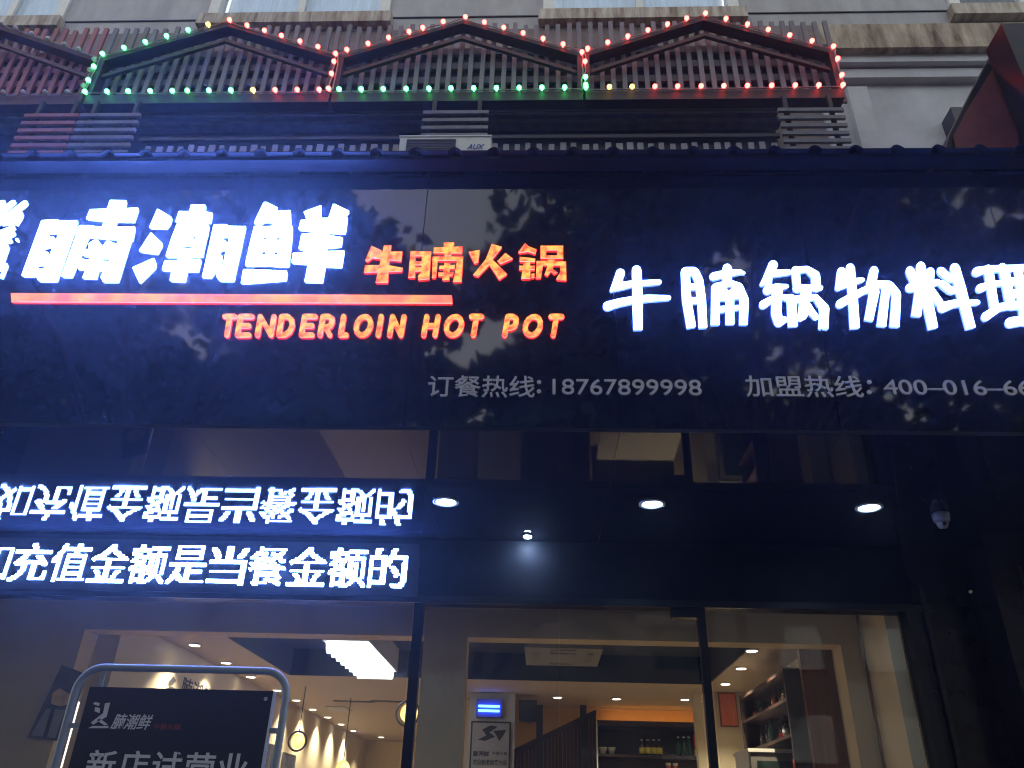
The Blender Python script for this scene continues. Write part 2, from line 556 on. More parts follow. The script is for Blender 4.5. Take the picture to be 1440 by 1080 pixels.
# dark balcony recess behind the slat panels
XR = at(1096, 170, 6.3).x
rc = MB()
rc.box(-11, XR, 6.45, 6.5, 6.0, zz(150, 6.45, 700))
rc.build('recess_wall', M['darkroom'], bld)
for (a, b_, yy) in ((153, 162, 6.3), (168, 173, 6.25)):
    Box(-11, XR, yy, yy + .12, zz(b_, yy, 700), zz(a, yy, 700)).build('beam', mat('beam_paint', (0.10, 0.10, 0.11), rough=.8, var=.3), bld)

# ------------------------------------------------------------------ slat screen behind the gables
YS = 5.93
scr = thing('slat_screen', (0, YS, 8), 'long screen of upright grey slats, maroon at its left end, behind the lit gables', 'screen')
zb, ztop = zz(147, YS, 700), zz(33, YS, 700)
xl, xr = at(-60, 90, YS).x - .3, at(1166, 40, YS).x
xred = at(158, 60, YS).x
pitch = .119
x = xr
sl_me = {}
while x > xl:
    red = x < xred
    h = ztop + random.uniform(-.035, .02)
    tl_, j0 = random.uniform(-.009, .009), random.uniform(-.004, .004)
    a_, b0_ = x - .05 + j0, x + j0
    o = MB().hull8([(a_, YS, zb), (b0_, YS, zb), (b0_, YS + .03, zb), (a_, YS + .03, zb), (a_ + tl_, YS, h), (b0_ + tl_, YS, h), (b0_ + tl_, YS + .03, h), (a_ + tl_, YS + .03, h)]).build('slat', M['slatred'] if red else M['slat'], scr)
    x -= pitch
Box(xl, xr - .05, YS + .10, YS + .11, zb, zz(60, YS, 700)).build('dark_backing', M['darkroom'], scr)  # near-black sheet added to darken the gaps between slats and rails
for py in (68, 88, 108, 126):
    z0 = zz(py, YS, 700)
    o = Box(xred + .01, xr, YS + .034, YS + .07, z0 - .05, z0 + .05).build('rail', M['rail'], scr)
    o2 = Box(xl, xred, YS + .034, YS + .07, z0 - .05, z0 + .05).build('rail', M['slatred'], scr)

# ------------------------------------------------------------------ gable frames and string lights
YG = 5.80
X_C = at(1187, 124, YG).x
W_G = (at(1187, 124, YG).x - at(120, 131, YG).x) / 3
zbot, zeav, zap = zz(128, YG, 820), zz(75, YG, 820), zz(26, YG, 820)
names = ['gable frame strung with mostly green bulbs, just right of the maroon one',
         'gable frame with red bulbs along its roof and green along its foot',
         'gable frame at the right end of the screen strung almost wholly with red bulbs',
         'maroon gable frame with unlit clear bulbs at the far left']
gxs = [(X_C - 3 * W_G, 0), (X_C - 2 * W_G, 1), (X_C - W_G, 2), (X_C - 4 * W_G, 3)]
th = .13
for gx, gi in gxs:
    x0, x1 = gx + .015, gx + W_G - .015
    xm = (x0 + x1) / 2
    g = thing('gable_frame', (xm, YG, zbot), 'dark ' + names[gi] if gi != 3 else names[3], 'gable frame', 'house shaped frames on the slat screen')
    mg = M['gablered'] if gi == 3 else M['gable']
    Box(x0, x1, YG, YS - .005, zbot - th, zbot).build('foot_board', mg, g)
    Box(x0, x0 + .05, YG + .001, YS - .005, zbot, zeav).build('post', mg, g)
    Box(x1 - .05, x1, YG + .001, YS - .005, zbot, zeav).build('post', mg, g)
    for (a, b_) in ((x0, xm), (x1, xm)):
        MB().prism([(a, zeav), (b_, zap), (b_, zap - .055), (a, zeav - .055)], YG, YS - .005).build('roof_board', mg, g)
    for (a, b_) in ((x0 + .06, xm), (x1 - .06, xm)):
        MB().prism([(a, zeav - .22), (b_, zap - .22), (b_, zap - .27), (a, zeav - .27)], YS - .1, YS - .06).build('rafter', mg, g)

G, R, O, U = 'bulbgreen', 'bulbred', 'bulbyellow', 'bulboff'
bul = {
    0: [(120, 131, G), (151, 131, G), (181, 130, G), (212, 130, G), (243, 130, G), (264, 130, G), (294, 130, G), (325, 130, G),
        (356, 130, O), (387, 130, R), (418, 130, R), (449, 129, R), (463, 126, R), (125, 114, G), (133, 95, G), (145, 77, G),
        (175, 68, G), (205, 60, G), (235, 52, G), (265, 43, G), (293, 35, O), (322, 31, R), (347, 38, R), (371, 46, R),
        (395, 53, R), (421, 61, R), (446, 69, R), (470, 77, R), (470, 88, R), (467, 105, R)],
    1: [(477, 129, G), (508, 129, G), (539, 129, G), (571, 130, G), (603, 130, G), (634, 130, G), (666, 130, G), (698, 130, G),
        (730, 129, G), (762, 129, G), (794, 129, G), (488, 71, R), (518, 63, R), (547, 55, R), (576, 47, R), (595, 41, R),
        (624, 33, R), (652, 29, R), (679, 36, R), (706, 44, R), (733, 52, R), (761, 60, R), (789, 68, R), (813, 75, R)],
    2: [(820, 88, R), (820, 110, G), (821, 121, G), (824, 129, G), (827, 71, R), (855, 62, R), (883, 53, R), (911, 44, R),
        (938, 35, R), (965, 27, R), (992, 20, R), (1021, 27, R), (1051, 35, R), (1080, 43, R), (1110, 51, R), (1141, 60, R),
        (1171, 68, R), (1178, 84, R), (1183, 107, R), (857, 128, O), (889, 128, O), (921, 127, R), (953, 127, R),
        (986, 126, R), (1018, 126, R), (1051, 125, R), (1085, 124, R), (1118, 123, R), (1151, 122, R), (1185, 122, R)],
    3: [(2, 34, U), (23, 41, U), (45, 49, U), (66, 58, U), (87, 68, U), (107, 75, U), (124, 85, U), (121, 100, U),
        (112, 122, U), (5, 133, U), (33, 133, U), (64, 132, U), (95, 132, U)]}
slabels = ['string of bulbs, green changing to red, round the gable frame with the most green bulbs',
           'string of bulbs, red above and green below, round the middle gable frame',
           'string of mostly red bulbs round the gable frame at the right end',
           'string of unlit frosted bulbs round the maroon gable frame']
YB = YG - .035
protos = {}
for gx, gi in gxs:
    x0, x1 = gx + .015, gx + W_G - .015
    xm = (x0 + x1) / 2
    s = thing('light_string', (xm, YB, zbot), slabels[gi], 'string lights', 'light strings on the gable frames')
    pts = [(x0, YB, zbot), (x0, YB, zeav), (xm, YB, zap), (x1, YB, zeav), (x1, YB, zbot)]
    path = []
    for k in range(5):
        a, b_ = Vector(pts[k]), Vector(pts[(k + 1) % 5])
        for q in range(8):
            p = a.lerp(b_, q / 8)
            path.append((p.x + random.uniform(-.012, .012), YB + random.uniform(-.008, .008) + .012, p.z + random.uniform(-.02, .008)))
    MB().tube(path, .008, 6, close=True).build('cable', M['wire'], s)
    for (px, py, c) in bul[gi]:
        p = at(px, py, YB)
        # snap to the frame outline
        best, bd = None, 1e9
        for k in range(5):
            a, b_ = Vector(pts[k]), Vector(pts[(k + 1) % 5])
            tt = max(0, min(1, (p - a).dot(b_ - a) / (b_ - a).length_squared))
            q = a.lerp(b_, tt)
            if (q - p).length < bd:
                best, bd = q, (q - p).length
        if c not in protos:
            me_o = MB().lathe([(0.010, .0), (.012, -.012), (.02, -.02), (.026, -.036), (.022, -.052), (.01, -.06), (0, -.062)],
                              (0, 0, 0), 12, 'y').build('bulb', M[c], None, smooth=True)
            protos[c] = me_o.data
            bpy.data.objects.remove(me_o)
        bo = bpy.data.objects.new('bulb', protos[c])
        COL.objects.link(bo)
        bo.parent = s
        bo.location = best - s.location + Vector((0, .02, 0))

# ------------------------------------------------------------------ horizontal slat panels under the gables
YH = 5.72
for (pa, pb, mt, lb) in ((28, 104, 'slatred', 'maroon panel of level slats under the left gables'),
                         (106, 192, 'slat', 'grey panel of level slats next to the maroon one'),
                         (593, 686, 'slat', 'grey panel of level slats above the outdoor air conditioner'),
                         (1098, 1192, 'slat', 'grey panel of level slats under the right end of the gables')):
    xa, xb = at(pa, 175, YH).x, at(pb, 175, YH).x
    p = thing('louvre_panel', ((xa + xb) / 2, YH, 7.4), lb, 'slat panel', 'level slat panels under the gables')
    for k in range(7):
        z0 = zz(154 + k * 10.7, YH, 700)
        Box(xa, xb, YH, YH + .03, z0 - .05, z0 - .005).build('slat', M[mt], p)
    for xx in (xa + .08, xb - .12):
        Box(xx, xx + .04, YH + .032, YH + .07, zz(222, YH, 700), zbot - th - .001).build('post', M['gable'], p)

# row of short pickets just above the roof edge
pk = thing('picket_row', (0, 5.3, 6.6), 'row of short pale pickets showing just over the black roof edge', 'picket fence')
YP = 5.3
x = at(205, 205, YP).x
while x < at(1096, 205, YP).x:
    Box(x, x + .05 + random.uniform(-.008, .01), YP, YP + .02, 6.2, zz(202, YP, 700) + random.uniform(-.012, .012)).build('picket', M['plaster'], pk)
    x += .098 + random.uniform(-.006, .012)
Box(at(195, 205, YP).x, at(1098, 205, YP).x, YP - .03, YP - .003, zz(201.5, YP, 700) + .035, zz(201.5, YP, 700) + .075).build('rail', M['gable'], pk)
Box(at(195, 205, YP).x, at(1098, 205, YP).x, YP + .03, YP + .05, 6.0, zz(198, YP, 700) - .04).build('dark_backing', M['gable'], pk)

# ------------------------------------------------------------------ corrugated roof edge
ZE = 5.53
YE = 3.868
rs = .2625
xr0 = at(640, 202, YE).x
roof = thing('canopy_roof', (0, 5, ZE), 'black corrugated metal roof edge over the sign board', 'roof')


def prof(x):
    d = abs(((x - xr0 + rs / 2) % rs) - rs / 2)
    return .032 * math.cos(d / .045 * PI / 2) if d < .045 else 0.0


sh = MB()
xs = []
x = xr0 - rs * 24
while x < 5.2:
    xs += [x + q for q in (-.045, -.034, -.02, 0, .02, .034, .045)]
    x += rs
for x in xs:
    h = prof(x)
    for yy, zo in ((YE, 0), (6.0, .06)):
        sh.v.append((x, yy, ZE + zo + h))
        sh.v.append((x, yy, ZE + zo + h - .006))
for k in range(len(xs) - 1):
    a, b_ = 4 * k, 4 * (k + 1)
    sh.face([a, b_, b_ + 2, a + 2])
    sh.face([a + 1, a + 3, b_ + 3, b_ + 1])
    sh.face([a, a + 1, b_ + 1, b_])
sh.build('roof_sheet', M['roofsheet'], roof)
Box(-6.4, 5.2, YE + .04, 4.02, ZE - .04, ZE - .012).build('eave_board', M['blackmetal'], roof)

# ------------------------------------------------------------------ outdoor AC unit on the roof
ya = 4.65
a0, a1 = at(562, 200, ya), at(690, 196, ya)
zt_ = at(625, 192.5, ya).z
ac = thing('air_conditioner', ((a0.x + a1.x) / 2, ya + .15, zt_ - .5), 'white outdoor air conditioner with blue letters peeping over the roof edge', 'air conditioner')
Box(a0.x, a1.x, ya, ya + .3, zt_ - .5, zt_).build('casing', M['acwhite'], ac)
Box(a0.x - .008, a1.x + .008, ya - .008, ya + .31, zt_, zt_ + .012).build('top_cover', M['acwhite'], ac)
gr = MB()
gx0, gx1 = a0.x + .06, a0.x + (a1.x - a0.x) * .62
gr.box(gx0, gx1, ya - .012, ya - .001, zt_ - .44, zt_ - .035)
gp = gr.build('grille', M['acgrille'], ac)
for k in range(22):
    Box(gx0, gx1, ya - .02, ya - .0125, zt_ - .43 + k * .018, zt_ - .43 + k * .018 + .006).build('slat', M['acgrille'], gp)


def textmesh(s, bold=0.0, extrude=0.0, shear=0.0):
    c = bpy.data.curves.new('txt', 'FONT')
    c.body = s
    c.size = 1
    c.offset = bold
    c.extrude = extrude
    c.shear = shear
    c.resolution_u = 4
    o = bpy.data.objects.new('txt', c)
    COL.objects.link(o)
    dg = bpy.context.evaluated_depsgraph_get()
    me = bpy.data.meshes.new_from_object(o.evaluated_get(dg))
    bpy.data.objects.remove(o)
    bpy.data.curves.remove(c)
    return me


def put_text(name, s, m, parent, mapf, bold=0.0, thick=0.006, shear=0.0, smooth=False):
    """mapf(u, v, d) -> world point; u, v in 0..1 across the text box, d = depth towards the reader 0..1"""
    me = textmesh(s, bold, 0.05, shear)
    xs_ = [v.co.x for v in me.vertices]
    ys_ = [v.co.y for v in me.vertices]
    mx, Mx, my, My = min(xs_), max(xs_), min(ys_), max(ys_)
    off = Vector((0, 0, 0))
    p = parent
    while p is not None:
        off += p.location
        p = p.parent
    for v in me.vertices:
        v.co = Vector(mapf((v.co.x - mx) / (Mx - mx), (v.co.y - my) / (My - my), 1.0 if v.co.z > 0 else 0.0)) - off
    me.materials.clear()
    me.materials.append(m)
    o = bpy.data.objects.new(name, me)
    COL.objects.link(o)
    o.parent = parent
    return o


def rectmap(x0, x1, z0, z1, y, thick=.006):
    return lambda u, v, d: (x0 + (x1 - x0) * u, y - thick * d, z0 + (z1 - z0) * v)


def pxrect(pa, pb, Y, thick=.006):
    """box from pixel corners (left, top) and (right, bottom)"""
    mx, my = (pa[0] + pb[0]) / 2, (pa[1] + pb[1]) / 2
    return rectmap(at(pa[0], my, Y).x, at(pb[0], my, Y).x, at(mx, pb[1], Y).z, at(mx, pa[1], Y).z, Y, thick)


put_text('lettering', 'AUX', M['acblue'], ac, pxrect((657, 203), (681, 210), ya - .001, .003), .02, shear=.3)
put_text('lettering', '3HP', M['acblue'], ac, pxrect((663, 211.5), (676, 216), ya - .001, .003), .02)
MB().tube([(a1.x + .01, ya + .1, zt_ - .04), (a1.x + .06, ya + .08, zt_ - .12), (a1.x + .09, ya + .06, zt_ - .4)], .012, 6).build('pipe', M['acwhite'], ac)

# ------------------------------------------------------------------ sign board of glossy black panels
YF = 4.05
ZS = 3.553
sb = thing('sign_board', (0, YF, ZS), 'long glossy black fascia sign board carrying the glowing shop name', 'sign board')
seam0 = at(595, 330, YF).x
pw = 1.22
k = -5
while seam0 + k * pw < 4.4:
    xa, xb = seam0 + k * pw, seam0 + (k + 1) * pw
    Box(xa + .003, xb - .003, YF, YF + .02, ZS + .004, ZE - .013).build('panel', M['gloss'], sb)
    k += 1
Box(seam0 - 5 * pw, 4.5, YF + .021, YF + .2, ZS + .004, ZE - .013).build('backing', M['blackmetal'], sb)
Box(seam0 - 5 * pw, 4.5, YF - .004, YF - .0005, ZS + .001, ZS + .022).build('edge_trim', M['frame'], sb)
for (s, pa, pb, bo) in (('订餐热线', (602, 529), (752, 559), .006), ('18767899998', (777, 534), (986, 556), .004),
                        ('加盟热线', (1048, 529), (1212, 559), .006), ('400–016–66', (1242, 535), (1449, 556), .004)):
    put_text('lettering', s, M['greyletter'], sb, pxrect(pa, pb, YF - .001, .008), bo)
cl = MB()
for (cx, cy) in ((758, 538), (758, 551), (1222, 538), (1222, 552)):
    p = at(cx, cy, YF)
    cl.lathe([(.013, 0), (.013, -.008)], (p.x, YF - .001, p.z), 12, 'y')
cl.build('colon', M['greyletter'], sb)

# ------------------------------------------------------------------ glowing characters
YL = 4.036                    # front face of the channel letters
TH = .009


def P2(q, org, s, Y):
    p = at(org[0] + q[0] / s, org[1] + q[1] / s, Y)
    return (p.x, p.z)


def inset(pts, d):
    # move every edge of the outline inwards by d
    n = len(pts)
    a = sum(pts[i][0] * pts[(i + 1) % n][1] - pts[(i + 1) % n][0] * pts[i][1] for i in range(n))
    sg = 1 if a > 0 else -1
    out = []
    for i in range(n):
        p0, p1, p2 = Vector(pts[i - 1]), Vector(pts[i]), Vector(pts[(i + 1) % n])
        e1, e2 = (p1 - p0).normalized(), (p2 - p1).normalized()
        n1, n2 = Vector((-e1.y, e1.x)) * sg, Vector((-e2.y, e2.x)) * sg
        m_ = n1 + n2
        if m_.length < .3:
            out.append(tuple(p1))
            continue
        m_.normalize()
        out.append(tuple(p1 + m_ * min(d / max(.4, m_.dot(n1)), 2 * d)))
    return out


def glyph_poly(name, polys, org, s, mats, label, cat='sign letter', group=None, dots=(), shrink=0.75):
    b = MB()
    k = 0
    for pl in polys:
        if shrink:
            pl = inset(pl, shrink * s)
        b.prism([P2(q, org, s, YL) for q in pl], YL + k * .0002, YL + TH - k * .0002, face_mi=1 if len(mats) > 1 else None)
        k += 1
    for (cx, cy, r) in dots:
        n = 12
        b.prism([P2((cx + r * math.cos(2 * PI * i / n), cy + r * math.sin(2 * PI * i / n)), org, s, YL) for i in range(n)],
                YL + k * .0002, YL + TH - k * .0001, face_mi=1 if len(mats) > 1 else None)
        k += 1
    xs_ = [v[0] for v in b.v]
    zs_ = [v[2] for v in b.v]
    o = b.build(name, mats, None, origin=((min(xs_) + max(xs_)) / 2, YL + TH, min(zs_)))
    return tag(o, label, cat, group)


def glyph_strokes(name, strokes, org, s, mats, label, cat='sign letter', group=None, flat=()):
    """strokes: list of [(x, y, r), ...]; a trailing 'f' leaves the last end square"""
    polys, dots = [], []
    cut = .6 * s if s > 1 else 0
    strokes = [[q if q == 'f' else (q[0], q[1], max(q[2] * .6, q[2] - cut)) for q in st] for st in strokes]
    for st in strokes:
        fl = st[-1] == 'f'
        if fl:
            st = st[:-1]
        for i in range(len(st) - 1):
            (x0, y0, r0), (x1, y1, r1) = st[i], st[i + 1]
            L = math.hypot(x1 - x0, y1 - y0)
            nx, ny = -(y1 - y0) / L, (x1 - x0) / L
            polys.append([(x0 + nx * r0, y0 + ny * r0), (x1 + nx * r1, y1 + ny * r1), (x1 - nx * r1, y1 - ny * r1), (x0 - nx * r0, y0 - ny * r0)])
        for i, (x, y, r) in enumerate(st):
            if fl and i == len(st) - 1:
                continue
            dots.append((x, y, r * .995))
    return glyph_poly(name, polys, org, s, mats, label, cat, group, dots, 0)


W1 = [M['ledwhite']]
W2 = [M['ledwhite2']]
OR = [M['ledred'], M['ledorange']]
# emblem at the left edge
glyph_poly('glowing_emblem', [
    [(0, 90), (70, 90), (0, 165), (-75, 245), (-115, 235)], [(120, 90), (185, 90), (0, 255), (-95, 340), (-135, 325), (0, 200)],
    [(0, 352), (-60, 372), (-80, 360), (0, 290), (265, 88), (315, 92), (300, 135), (90, 300)],
    [(262, 210), (240, 290), (185, 375), (150, 355), (0, 362), (0, 350), (90, 305)],
    [(0, 420), (150, 365), (170, 385), (165, 405), (0, 470), (-120, 500), (-120, 460)],
    [(0, 485), (170, 425), (165, 470), (120, 500), (0, 525), (-120, 540), (-120, 515)],
    [(0, 535), (135, 510), (130, 555), (0, 585), (-120, 600), (-120, 555)],
    [(-140, 610), (0, 595), (105, 590), (60, 720), (0, 880), (-140, 880)], [(70, 790), (78, 795), (5, 975), (-4, 965)]],
    (0, 270), 8, W1, 'white glowing emblem of slanting strokes cut by the left edge of the picture', 'emblem', dots=[(185, 530, 12)], shrink=1.5)
BIG = 'large white block characters on the sign board'
glyph_poly('channel_letter', [
    [(305, 315), (430, 305), (210, 942), (78, 940)], [(305, 315), (490, 303), (490, 320), (708, 315), (665, 460), (260, 450)],
    [(560, 318), (708, 315), (470, 995), (270, 995), (240, 950), (260, 860), (330, 855), (500, 460)],
    [(330, 495), (440, 498), (458, 515), (430, 605), (300, 630)], [(270, 668), (380, 670), (385, 690), (345, 790), (330, 808), (220, 820)],
    [(1075, 85), (1262, 90), (1235, 175), (1150, 320), (1125, 390), (985, 390), (1045, 175)],
    [(850, 190), (1395, 172), (1345, 328), (1150, 320), (1000, 318), (805, 298)],
    [(730, 372), (880, 370), (830, 500), (640, 950), (525, 948)],
    [(730, 372), (880, 370), (900, 385), (1358, 385), (1325, 540), (1165, 525), (830, 500), (700, 480)],
    [(1185, 480), (1358, 385), (1340, 440), (1165, 1005), (990, 1005), (985, 970), (965, 965), (1000, 870), (1050, 800), (1170, 530)],
    [(790, 640), (1125, 620), (1090, 745), (765, 710)], [(835, 570), (925, 518), (990, 600), (960, 650), (830, 640)],
    [(990, 600), (1045, 535), (1140, 575), (1120, 640), (990, 650)], [(750, 745), (1070, 775), (1040, 860), (980, 875), (710, 865)],
    [(880, 640), (1010, 640), (915, 970), (760, 965)]],
    (20, 270), 8, W1, 'large white block character 腩, first of the three biggest on the sign board', group=BIG)
glyph_poly('channel_letter', [
    [(330, 183), (490, 280), (470, 345), (430, 400), (235, 398)], [(255, 450), (385, 575), (325, 690), (120, 660)],
    [(45, 845), (290, 738), (310, 800), (305, 840), (125, 1020)],
    [(705, 140), (875, 140), (800, 380), (650, 380)], [(570, 212), (860, 215), (950, 230), (925, 332), (790, 350), (660, 345), (530, 335)],
    [(545, 362), (910, 370), (890, 485), (500, 480)], [(500, 470), (628, 478), (585, 722), (420, 722)],
    [(762, 480), (895, 440), (835, 720), (695, 722)], [(600, 500), (738, 507), (705, 598), (590, 590)],
    [(590, 622), (715, 628), (740, 722), (500, 722)], [(560, 715), (690, 715), (680, 765), (550, 765)],
    [(410, 765), (825, 755), (785, 888), (375, 875)], [(490, 850), (665, 880), (640, 998), (465, 995)],
    [(960, 362), (1100, 360), (1000, 850), (930, 960), (828, 955)],
    [(960, 362), (1115, 360), (1125, 375), (1325, 378), (1290, 500), (930, 495)],
    [(1155, 490), (1325, 378), (1190, 995), (1025, 995), (990, 945), (1000, 880), (1055, 840), (1130, 510)],
    [(1030, 530), (1105, 540), (1090, 640), (1010, 665)], [(1000, 700), (1060, 705), (1045, 820), (970, 860)]],
    (180, 270), 8, W1, 'large white block character 潮, middle of the three biggest on the sign board', group=BIG)
glyph_poly('channel_letter', [
    [(325, 112), (350, 108), (488, 175), (450, 215), (625, 200), (633, 350), (600, 388), (410, 388), (445, 330), (330, 325), (270, 370), (215, 345)],
    [(215, 385), (650, 378), (645, 495), (190, 490)], [(180, 530), (640, 540), (625, 655), (150, 650)],
    [(140, 700), (620, 705), (612, 825), (440, 826), (430, 818), (112, 822)],
    [(190, 480), (316, 480), (300, 710), (140, 710)], [(354, 480), (472, 485), (438, 710), (337, 710)], [(512, 480), (648, 480), (622, 710), (477, 710)],
    [(95, 862), (590, 880), (580, 985), (65, 1025)],
    [(772, 218), (975, 143), (970, 290), (810, 310)], [(1105, 130), (1130, 132), (1292, 212), (1225, 285), (1050, 292)],
    [(740, 310), (960, 288), (1272, 280), (1245, 460), (1060, 450), (910, 438), (715, 415)],
    [(750, 465), (910, 458), (1060, 478), (1215, 505), (1200, 605), (1045, 620), (860, 635), (715, 635)],
    [(650, 680), (860, 660), (1235, 655), (1205, 840), (1020, 830), (820, 805), (635, 790)],
    [(900, 290), (1080, 290), (1020, 830), (990, 1010), (782, 1005), (820, 810)]],
    (330, 270), 8, W1, 'large white block character 鲜, last of the three biggest on the sign board', group=BIG)
SM = 'small orange characters on the sign board'
glyph_poly('channel_letter', [
    [(195, 130), (330, 190), (320, 300), (215, 290), (155, 340), (115, 325)], [(355, 125), (455, 125), (430, 330), (410, 608), (245, 605)],
    [(230, 210), (595, 205), (580, 335), (430, 320), (210, 295)], [(115, 375), (430, 380), (605, 415), (585, 465), (420, 470), (98, 480)]],
    (500, 330), 9, OR, 'small orange glowing character 牛, first of the four orange ones', group=SM)
glyph_poly('channel_letter', [
    [(690, 200), (760, 200), (755, 540), (660, 545)], [(690, 200), (960, 205), (950, 270), (690, 270)],
    [(740, 330), (850, 330), (850, 385), (740, 385)], [(740, 405), (850, 405), (850, 460), (740, 465)],
    [(835, 205), (960, 205), (935, 560), (790, 575), (780, 520), (825, 470)],
    [(1110, 90), (1250, 90), (1240, 150), (1210, 270), (1120, 270), (1110, 150)], [(985, 155), (1355, 140), (1350, 236), (980, 231)],
    [(970, 268), (1365, 268), (1360, 330), (965, 328)], [(970, 268), (1045, 300), (1020, 545), (960, 550)],
    [(1280, 300), (1365, 268), (1345, 595), (1225, 595), (1230, 560), (1268, 400)],
    [(1055, 385), (1262, 375), (1255, 432), (1050, 432)], [(1040, 465), (1245, 462), (1230, 520), (1040, 525)], [(1120, 345), (1200, 345), (1190, 575), (1090, 575)],
    ], (500, 330), 9, OR, 'small orange glowing character 腩, second of the four orange ones', group=SM)
glyph_poly('channel_letter', [
    [(75, 210), (225, 185), (205, 345), (150, 365)], [(545, 220), (650, 300), (485, 370), (440, 330)],
    [(370, 105), (510, 150), (390, 300), (345, 380), (200, 530), (130, 505), (290, 310)], [(290, 310), (390, 310), (575, 495), (465, 570), (340, 380)]],
    (650, 330), 9, OR, 'small orange glowing character 火, third of the four orange ones', group=SM)
glyph_poly('channel_letter', [
    [(795, 95), (845, 140), (945, 180), (930, 245), (830, 215), (715, 232), (705, 215)], [(720, 270), (930, 295), (925, 345), (720, 340)],
    [(715, 385), (925, 385), (920, 445), (715, 440)], [(770, 340), (865, 340), (870, 555), (740, 555)], [(870, 490), (920, 480), (920, 535), (870, 550)],
    [(985, 130), (1070, 130), (1070, 300), (985, 300)], [(1195, 130), (1285, 130), (1285, 300), (1195, 300)],
    [(985, 130), (1285, 130), (1285, 198), (985, 198)], [(985, 252), (1285, 252), (1285, 300), (985, 300)],
    [(935, 325), (1035, 325), (1000, 550), (925, 550)], [(935, 322), (1320, 327), (1315, 390), (935, 385)],
    [(1245, 327), (1320, 327), (1325, 580), (1195, 570), (1185, 550), (1228, 480)],
    [(1075, 305), (1185, 305), (1150, 430), (1080, 525), (1035, 500), (1070, 400)], [(1130, 410), (1220, 475), (1160, 500), (1110, 450)]],
    (650, 330), 9, OR, 'small orange glowing character 锅, last of the four orange ones', group=SM)
b = MB()
b.prism([P2(q, (0, 0), 1, YL) for q in ((15, 412), (635, 415), (636, 426), (16, 424))], YL, YL + .009, face_mi=1)
tag(b.build('light_bar', [M['ledred'], M['ledbar']], None, origin=at(325, 424, YL)), 'long thin red glowing bar under the large white characters', 'light bar')

S = 1178 / 120
RD = 'rounded white characters on the right of the sign board'
glyph_strokes('channel_letter', [
    [(543, 190, 68), (555, 560, 74), (562, 1005, 68), 'f'], [(320, 232, 66), (190, 470, 20)], [(320, 250, 50), (300, 400, 45)], [(205, 465, 18), (350, 400, 52), (480, 375, 42), (860, 350, 33)],
    [(135, 685, 62), (300, 635, 55), (480, 600, 52), (700, 575, 48), (990, 568, 34)]],
    (840, 360), S, W2, 'rounded white glowing character 牛, leftmost of the rounded ones', group=RD)
glyph_strokes('channel_letter', [
    [(135, 210, 64), (155, 600, 66), (220, 975, 66), 'f'], [(140, 205, 58), (265, 205, 58), (325, 330, 62), (362, 600, 62), (380, 980, 62), 'f'],
    [(170, 415, 44), (350, 415, 44)], [(190, 605, 44), (370, 605, 44)],
    [(715, 160, 66), (715, 350, 68)], [(520, 275, 54), (700, 232, 50), (900, 212, 32), (955, 230, 16)],
    [(555, 430, 62), (550, 940, 65), 'f'], [(560, 425, 60), (760, 362, 42), (880, 420, 58), (950, 600, 66), (938, 938, 62), 'f'],
    [(650, 450, 60), (700, 560, 60)], [(805, 470, 50), (760, 560, 50)], [(600, 570, 48), (905, 545, 36)], [(600, 730, 48), (905, 700, 36)], [(752, 520, 62), (752, 935, 65), 'f']],
    (950, 360), S, W2, 'rounded white glowing character 腩, second of the rounded ones', group=RD)
glyph_strokes('channel_letter', [
    [(270, 115, 68), (190, 290, 60), (110, 385, 28)], [(250, 235, 48), (500, 215, 34)], [(215, 300, 45), (200, 440, 50)], [(185, 465, 60), (300, 430, 52), (465, 408, 27)],
    [(130, 665, 58), (260, 585, 45), (400, 555, 34), (500, 580, 50)], [(330, 440, 76), (312, 780, 72), (350, 900, 70), (430, 870, 46)], [(520, 580, 66), (545, 962, 70), 'f'],
    [(580, 190, 60), (602, 440, 55)], [(580, 190, 50), (740, 170, 42), (855, 260, 66), (866, 420, 66)], [(600, 435, 60), (930, 430, 34)],
    [(730, 480, 72), (715, 560, 80)], [(560, 600, 56), (720, 565, 50), (860, 560, 44), (975, 720, 74), (965, 1000, 70), 'f'],
    [(710, 600, 76), (680, 800, 72), (650, 840, 50)], [(745, 680, 54), (800, 760, 50), (860, 830, 44)]],
    (1060, 360), S, W2, 'rounded white glowing character 锅, third of the rounded ones', group=RD)
glyph_strokes('channel_letter', [
    [(185, 210, 64), (140, 430, 42)], [(215, 230, 40), (210, 400, 40)], [(305, 155, 62), (345, 600, 65), (370, 985, 68), 'f'], [(130, 430, 40), (300, 355, 50), (480, 320, 30)],
    [(160, 655, 58), (300, 575, 56), (500, 465, 48), (620, 440, 50)], [(635, 190, 62), (590, 400, 70), (640, 480, 72), (560, 880, 62), 'f'],
    [(640, 380, 50), (850, 390, 55), (945, 520, 64), (918, 968, 70), 'f'], [(800, 440, 60), (737, 960, 68), 'f']],
    (1165, 360), S, W2, 'rounded white glowing character 物, fourth of the rounded ones', group=RD)
glyph_strokes('channel_letter', [
    [(150, 195, 60), (230, 400, 50)], [(297, 130, 62), (330, 400, 80)], [(430, 210, 62), (400, 400, 70)], [(145, 430, 60), (350, 400, 60), (540, 350, 40)],
    [(285, 450, 66), (235, 818, 68), 'f'], [(350, 420, 76), (470, 990, 68), 'f'], [(420, 430, 46), (560, 640, 55)],
    [(575, 195, 56), (700, 305, 50), (780, 310, 40)], [(585, 370, 48), (715, 470, 52), (800, 460, 40)], [(770, 155, 68), (850, 450, 76), (990, 990, 70), 'f'],
    [(600, 700, 72), (750, 650, 55), (920, 640, 42), (1085, 632, 38)]],
    (1265, 360), S, W2, 'rounded white glowing character 料, fifth of the rounded ones', group=RD)
